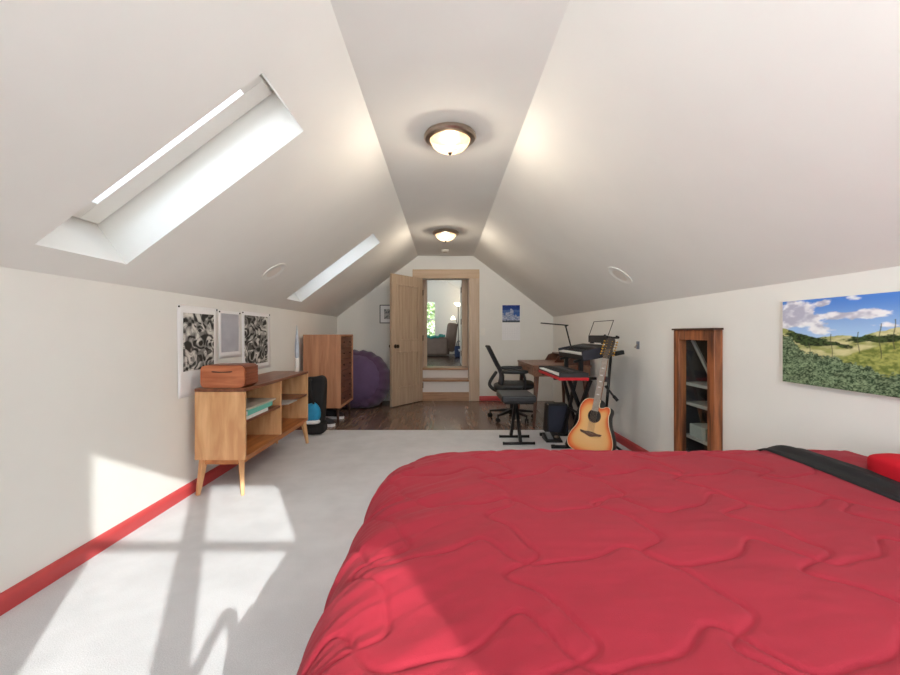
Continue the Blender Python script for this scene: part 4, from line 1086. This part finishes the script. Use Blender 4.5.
# local axes: x right across the top, z up the neck, y into the body (away from the viewer)
gu.matrix_world = Matrix.Translation(gu.location) @ Euler((0, 0, -yawA)).to_matrix().to_4x4() @ Euler((-leanA, 0, 0)).to_matrix().to_4x4() @ Euler((0, tiltA, 0)).to_matrix().to_4x4()
ol = catmull([(-.03, .288), (-.075, .282), (-.112, .252), (-.134, .195), (-.129, .135), (-.123, .09), (-.136, .04), (-.165, -.01), (-.187, -.06), (-.190, -.10), (-.172, -.142), (-.115, -.168), (0, -.176), (.115, -.168), (.176, -.140), (.196, -.085), (.193, -.03), (.170, .03), (.142, .085), (.128, .13), (.122, .17), (.127, .205), (.118, .236), (.092, .242), (.062, .226), (.036, .225), (.029, .25), (.027, .288)], 5, True)
no = len(ol); oc_ = (0.0, .03)
def ring_pts(s, y):
    return [((p[0]-oc_[0])*s+oc_[0], y, (p[1]-oc_[1])*s+oc_[1]) for p in ol]
def burst_top():
    ss = [1, .965, .92, .86, .78, .68, .5, .25]
    b = B()
    for s in ss: b.v += ring_pts(s, 0)
    b.v.append((oc_[0], 0, oc_[1]))
    k = len(ss)
    b.f = [(j*no+i, j*no+(i+1) % no, (j+1)*no+(i+1) % no, (j+1)*no+i) for j in range(k-1) for i in range(no)]+[((k-1)*no+i, (k-1)*no+(i+1) % no, k*no) for i in range(no)]
    o = obj('soundboard', b, M['burst'], gu, local=True)
    cs_ = [L3(190, 66, 28), L3(206, 84, 38), L3(216, 104, 50), L3(224, 130, 70), L3(228, 164, 98), L3(230, 176, 112), L3(232, 184, 122), L3(232, 186, 126)]
    c = np.ones((no*k+1, 4))
    for j in range(k): c[j*no:(j+1)*no, :3] = cs_[j]
    c[-1, :3] = cs_[-1]
    o.data.color_attributes.new('Col', 'FLOAT_COLOR', 'POINT').data.foreach_set('color', c.ravel())
M['burst'] = attr_mat('sunburst_lacquer', .3)
burst_top()
bw = B(); prof = [(1.0, .002), (1.0, .03), (.99, .065), (.955, .1), (.86, .125), (.65, .14), (.3, .146)]
for s, y in prof: bw.v += ring_pts(s, y)
bw.f = [(j*no+i, j*no+(i+1) % no, (j+1)*no+(i+1) % no, (j+1)*no+i) for j in range(len(prof)-1) for i in range(no)]+[tuple((len(prof)-1)*no+i for i in range(no))]
smooth_angle(obj('bowl_back', bw, M['black'], gu, local=True), 60)
obj('binding', B().tube(ring_pts(1.0, 0)+[ring_pts(1.0, 0)[0]], .0032, 6), mat('cream_binding', (226, 210, 178), .4), gu, local=True, smooth=True)
hc = (.004, .148)
smooth_angle(obj('soundhole_disc', B().lathe([(.047, 0), (.047, .0015), (0, .0018)], (hc[0], -.0005, hc[1]), 36, (0, -1, 0)), mat('soundhole_shade', (30, 24, 26), .7), gu, local=True))  # dark disc laid on the top, painting the shade inside the hole
obj('rosette', B().lathe([(.047, .0), (.047, .0025), (.056, .0025), (.056, .0)], (hc[0], -.0003, hc[1]), 36, (0, -1, 0)), mat('rosette_ring', (70, 48, 36), .5, var=.4, scale=160), gu, local=True)
bri = [(-.095, .012), (-.05, .010), (-.02, .016), (.02, .016), (.05, .010), (.095, .012), (.085, -.006), (.05, -.012), (.02, -.022), (0, -.026), (-.02, -.022), (-.05, -.012), (-.085, -.006)]
obj('bridge', B().prism(bri, lambda a, c: (a, -.0005, c), (0, -1, 0), .008), wood('rosewood', (70, 44, 34), (104, 70, 54), (1, 6, 6), 8, .5), gu, local=True, bevel=.0015)
NUT = .64
obj('neck', B().bar((.002, .012, .22), (.002, .012, NUT), .050, .024, .043, .022, up=(0, 1, 0)), wood('neck_wood', (120, 70, 44), (150, 96, 62), (6, 6, 1), 5, .4), gu, local=True, bevel=.006)
fbm_ = obj('fretboard', B().bar((.002, -.004, .19), (.002, -.004, NUT), .052, .007, .044, .007, up=(0, 1, 0)), mat('fretboard_reflection', (178, 168, 158), .25, var=.15, scale=60), gu, local=True)  # dark board coloured pale: reflected sky is put into the base colour
fb2 = B(); sc_len = NUT-.0
for i in range(1, 21):
    z = NUT-(NUT+.0)*(1-2**(-i/12.))
    if z > .195: fb2.box(-.0225, .0265, -.0092, -.0072, z-.0012, z+.0012)
obj('fret', fb2, M['nickel'], fbm_, local=True)
inl = B()
for i in (3, 5, 7, 9, 12):
    z = NUT-NUT*(1-2**(-(i-.5)/12.)); inl.box(-.009, .013, -.0082, -.0073, z-.005, z+.005)
obj('inlay', inl, M['paper'], fbm_, local=True)
hd = [(-.022, NUT), (-.034, NUT+.03), (-.036, NUT+.155), (-.03, NUT+.178), (-.012, NUT+.188), (0.002, NUT+.18), (.016, NUT+.188), (.034, NUT+.178), (.04, NUT+.155), (.038, NUT+.03), (.026, NUT)]
hs = obj('headstock', B().prism(hd, lambda a, c: (a, .0+(c-NUT)*.2, c), (0, 1, 0), .016), mat('headstock_veneer', (34, 24, 22), .35), gu, local=True, bevel=.002)
M['gold'] = mat('gold_plate', (214, 170, 86), .25, metal=1, var=.05)
for s_ in (-1, 1):
    for i in range(6):
        z = NUT+.036+i*.0235; yy = (z-NUT)*.2
        b = B().tube([(s_*.036+.002, yy+.012, z), (s_*.05+.002, yy+.012, z)], .0025, 8)
        b.add(*[(lambda q: (q.v, q.f))(blob((s_*.056+.002, yy+.012, z), (.0075, .004, .0085), 2.4, 12, 8))][0])
        b.lathe([(.0055, 0), (.005, .004), (.003, .008), (0, .009)], (s_*.020+.002, yy-.0005, z), 10, (0, -1, 0))
        smooth_angle(obj('tuning_peg', b, M['gold'], hs, local=True), 50)
sg_ = B()
for i in range(6):
    for q in (-.0012, .0012):
        a = -.027+i*.0108; sg_.tube([(a+q, -.0115, -.002), (.002+(i-2.5)*.0068+q, -.0095, NUT), (.002+(i-2.5)*.007+q, (.08)*.2-.004, NUT+.08)], .0005, 5)
obj('string', sg_, M['nickel'], gu, local=True)

gs = thing('guitar_stand', 'black tubular guitar stand with a neck yoke behind the guitar', 'guitar stand', (1.36, 3.72, 0))
W = gu.matrix_world
gp = lambda x, y, z: W @ Vector((x, y, z))
yk = gp(.002, .06, NUT+.10); ft = Vector((1.395, 3.70, 0))
obj('pole', B().tube([(1.40, 3.70, .10), (yk.x+.02, yk.y+.03, yk.z-.01)], .012, 10), M['black_metal'], gs, smooth=True)
smooth_angle(obj('collar', B().tube([(1.40+.3*(yk.x-1.38), 3.70+.5*(yk.y+.03-3.7), .655), (1.40+.3*(yk.x-1.38), 3.70+.5*(yk.y+.03-3.7), .70)], .024, 12), M['black'], gs))
for k_, (dx_, dy_) in enumerate(((-.26, .02), (.20, -.08), (.16, .20))):
    l = obj('leg', B().tube([(1.40, 3.70, .16), (1.40+dx_, 3.70+dy_, .012)], .011, 8), M['black_metal'], gs, smooth=True)
    obj('rubber_foot', B().tube([(1.40+dx_*.97, 3.70+dy_*.97, .016), (1.40+dx_, 3.70+dy_, .015)], .015, 8), M['rubber'], l)
for s_ in (-1, 1):
    c0_ = gp(s_*.085, .03, -.195); c1_ = gp(s_*.085, -.03, -.195)
    c2_ = gp(s_*.085, -.035, -.165)
    obj('cradle_arm', B().tube([(1.40, 3.70, .14), c0_, c1_, c2_], .009, 8), M['black_metal'], gs, smooth=True)
ya, yb = gp(-.055, .07, NUT+.155), gp(.062, .07, NUT+.155)
ym = gp(.002, .075, NUT+.145)
obj('neck_yoke', B().tube(catmull([gp(-.05, .02, NUT+.2), gp(-.052, .06, NUT+.198), gp(.0, .075, NUT+.195), gp(.052, .06, NUT+.198), gp(.05, .02, NUT+.2)], 5), .009, 8).tube([gp(0, .075, NUT+.195), (yk.x+.02, yk.y+.03, yk.z-.012)], .009, 8), M['black'], gs, smooth=True)
obj('lever', B().tube([(1.40, 3.66, .62), (1.475, 3.62, .515)], [.011, .008], 8).tube([(1.46, 3.628, .535), (1.49, 3.612, .497)], .014, 8), M['black'], gs, smooth=True)

# ------------------------------------------------------------------ camera tripod under the viewpoint (its legs throw the forked shadow)
tp = thing('camera_tripod', 'black tripod at the bedside casting the forked shadow on the sunlit carpet', 'tripod', (0, 0, 0))
obj('hub', B().lathe([(.02, 0), (.032, .01), (.032, .03), (.02, .04)], (0, 0, .825), 16), M['black_metal'], tp)
for a, R_ in ((math.radians(180), .57), (math.radians(-46), .56), (math.radians(67), .14)):
    cx_, sy_ = math.cos(a), math.sin(a)
    l = obj('leg', B().tube([(.02*cx_, .02*sy_, .845), (R_*.5*cx_, R_*.5*sy_, .43), (R_*cx_, R_*sy_, .012)], [.017, .016, .012], 10), M['black_metal'], tp, smooth=True)
    obj('rubber_foot', B().tube([(R_*.985*cx_, R_*.985*sy_, .024), (R_*cx_, R_*sy_, .016)], .016, 8), M['rubber'], l)

# ------------------------------------------------------------------ light
sun = bpy.data.lights.new('sun', 'SUN'); sun.energy = 3.1; sun.angle = math.radians(.55); sun.color = (1, .985, .96)
so = bpy.data.objects.new('sun', sun); COL.objects.link(so)
sdv = Vector((-.515, 1, -.53)).normalized()
so.rotation_euler = sdv.to_track_quat('-Z', 'Y').to_euler(); so.location = (3, -6, 5)

w = bpy.data.worlds.new('sky'); S.world = w; w.use_nodes = True
nt = w.node_tree; bgn = nt.nodes['Background']
tc = nt.nodes.new('ShaderNodeTexCoord')
def vmath(op, a, b=None):
    n = nt.nodes.new('ShaderNodeMath'); n.operation = op
    for k, x in enumerate((a, b)):
        if x is None: continue
        if isinstance(x, (int, float)): n.inputs[k].default_value = x
        else: nt.links.new(x, n.inputs[k])
    return n.outputs[0]
sx = nt.nodes.new('ShaderNodeSeparateXYZ'); nt.links.new(tc.outputs['Generated'], sx.inputs[0])
dt = nt.nodes.new('ShaderNodeVectorMath'); dt.operation = 'DOT_PRODUCT'
glow_dir = Vector((-.45, -1, .0)).normalized(); dt.inputs[1].default_value = glow_dir  # sky glow turned away from the sun to brighten the right side
nt.links.new(tc.outputs['Generated'], dt.inputs[0])
SKY0, SKYB = 1.7, 10.0
lobe = vmath('POWER', vmath('MAXIMUM', vmath('MULTIPLY_ADD', dt.outputs['Value'], .5) if False else vmath('ADD', vmath('MULTIPLY', dt.outputs['Value'], .5), .5), 0), 4)
mr_ = nt.nodes.new('ShaderNodeMapRange'); nt.links.new(sx.outputs['Z'], mr_.inputs['Value'])     # lower half of the world brightened to lift the ceilings
mr_.inputs['From Min'].default_value = -.02; mr_.inputs['From Max'].default_value = -.12; mr_.inputs['To Min'].default_value = 1; mr_.inputs['To Max'].default_value = 1.75
stren = vmath('MULTIPLY', vmath('ADD', vmath('MULTIPLY', lobe, SKYB), SKY0), mr_.outputs[0])
cr = nt.nodes.new('ShaderNodeValToRGB')
cr.color_ramp.elements[0].position = .44; cr.color_ramp.elements[0].color = (.92, .95, .98, 1)
cr.color_ramp.elements[1].position = .95; cr.color_ramp.elements[1].color = (.68, .83, 1.0, 1)
e2 = cr.color_ramp.elements.new(.52); e2.color = (.90, .95, 1.0, 1)
nt.links.new(vmath('ADD', vmath('MULTIPLY', sx.outputs['Z'], .5), .5), cr.inputs['Fac'])
nt.links.new(cr.outputs['Color'], bgn.inputs['Color']); nt.links.new(stren, bgn.inputs['Strength'])

def portal(name, loc, direction, sx_, sy_, xaxis):
    l = bpy.data.lights.new(name, 'AREA'); l.shape = 'RECTANGLE'; l.size = sx_; l.size_y = sy_; l.cycles.is_portal = True
    o = bpy.data.objects.new(name, l); COL.objects.link(o)
    z = -Vector(direction).normalized(); x = Vector(xaxis).normalized(); y = z.cross(x)
    R = Matrix((x, y, z)).transposed().to_4x4(); R.translation = Vector(loc); o.matrix_world = R
portal('daylight_portal', ((WX0+WX1)/2, YB-.11, (WZ0+WZ1)/2), (0, 1, 0), WX1-WX0, WZ1-WZ0, (1, 0, 0))
for h in (sk1, sk2):
    c = o0+Vector((0, 1, 0))*((h[0]+h[1])/2)+SU*((h[2]+h[3])/2)+SN*(SH+.11)
    portal('daylight_portal', c, -SN, h[1]-h[0], h[3]-h[2], (0, 1, 0))
portal('daylight_portal', ((bwx0+bwx1)/2, by1+.07, (bwz0+bwz1)/2), (0, -1, 0), bwx1-bwx0, bwz1-bwz0, (1, 0, 0))
portal('daylight_portal', (bx0-.07, by0+1.35, 1.65), (1, 0, 0), 1.1, 1.1, (0, 1, 0))

# ------------------------------------------------------------------ camera, view
cam = bpy.data.cameras.new('camera'); co = bpy.data.objects.new('camera', cam); COL.objects.link(co)
cam.sensor_width = 36; cam.lens = 420/900*36; cam.clip_start = .02
co.location = (0, 0, 1.08); co.rotation_euler = (PI/2, 0, 0)
cam.shift_x = (450-444.5)/900; cam.shift_y = -(337.5-333)/900
S.camera = co
S.view_settings.view_transform = 'Standard'; S.view_settings.look = 'None'
S.view_settings.gamma = 1; S.view_settings.exposure = .84; S.view_settings.use_curve_mapping = False
S.cycles.max_bounces = 14; S.cycles.diffuse_bounces = 10; S.cycles.transparent_max_bounces = 12
S.cycles.use_denoising = True
S.cycles.sample_clamp_indirect = 8
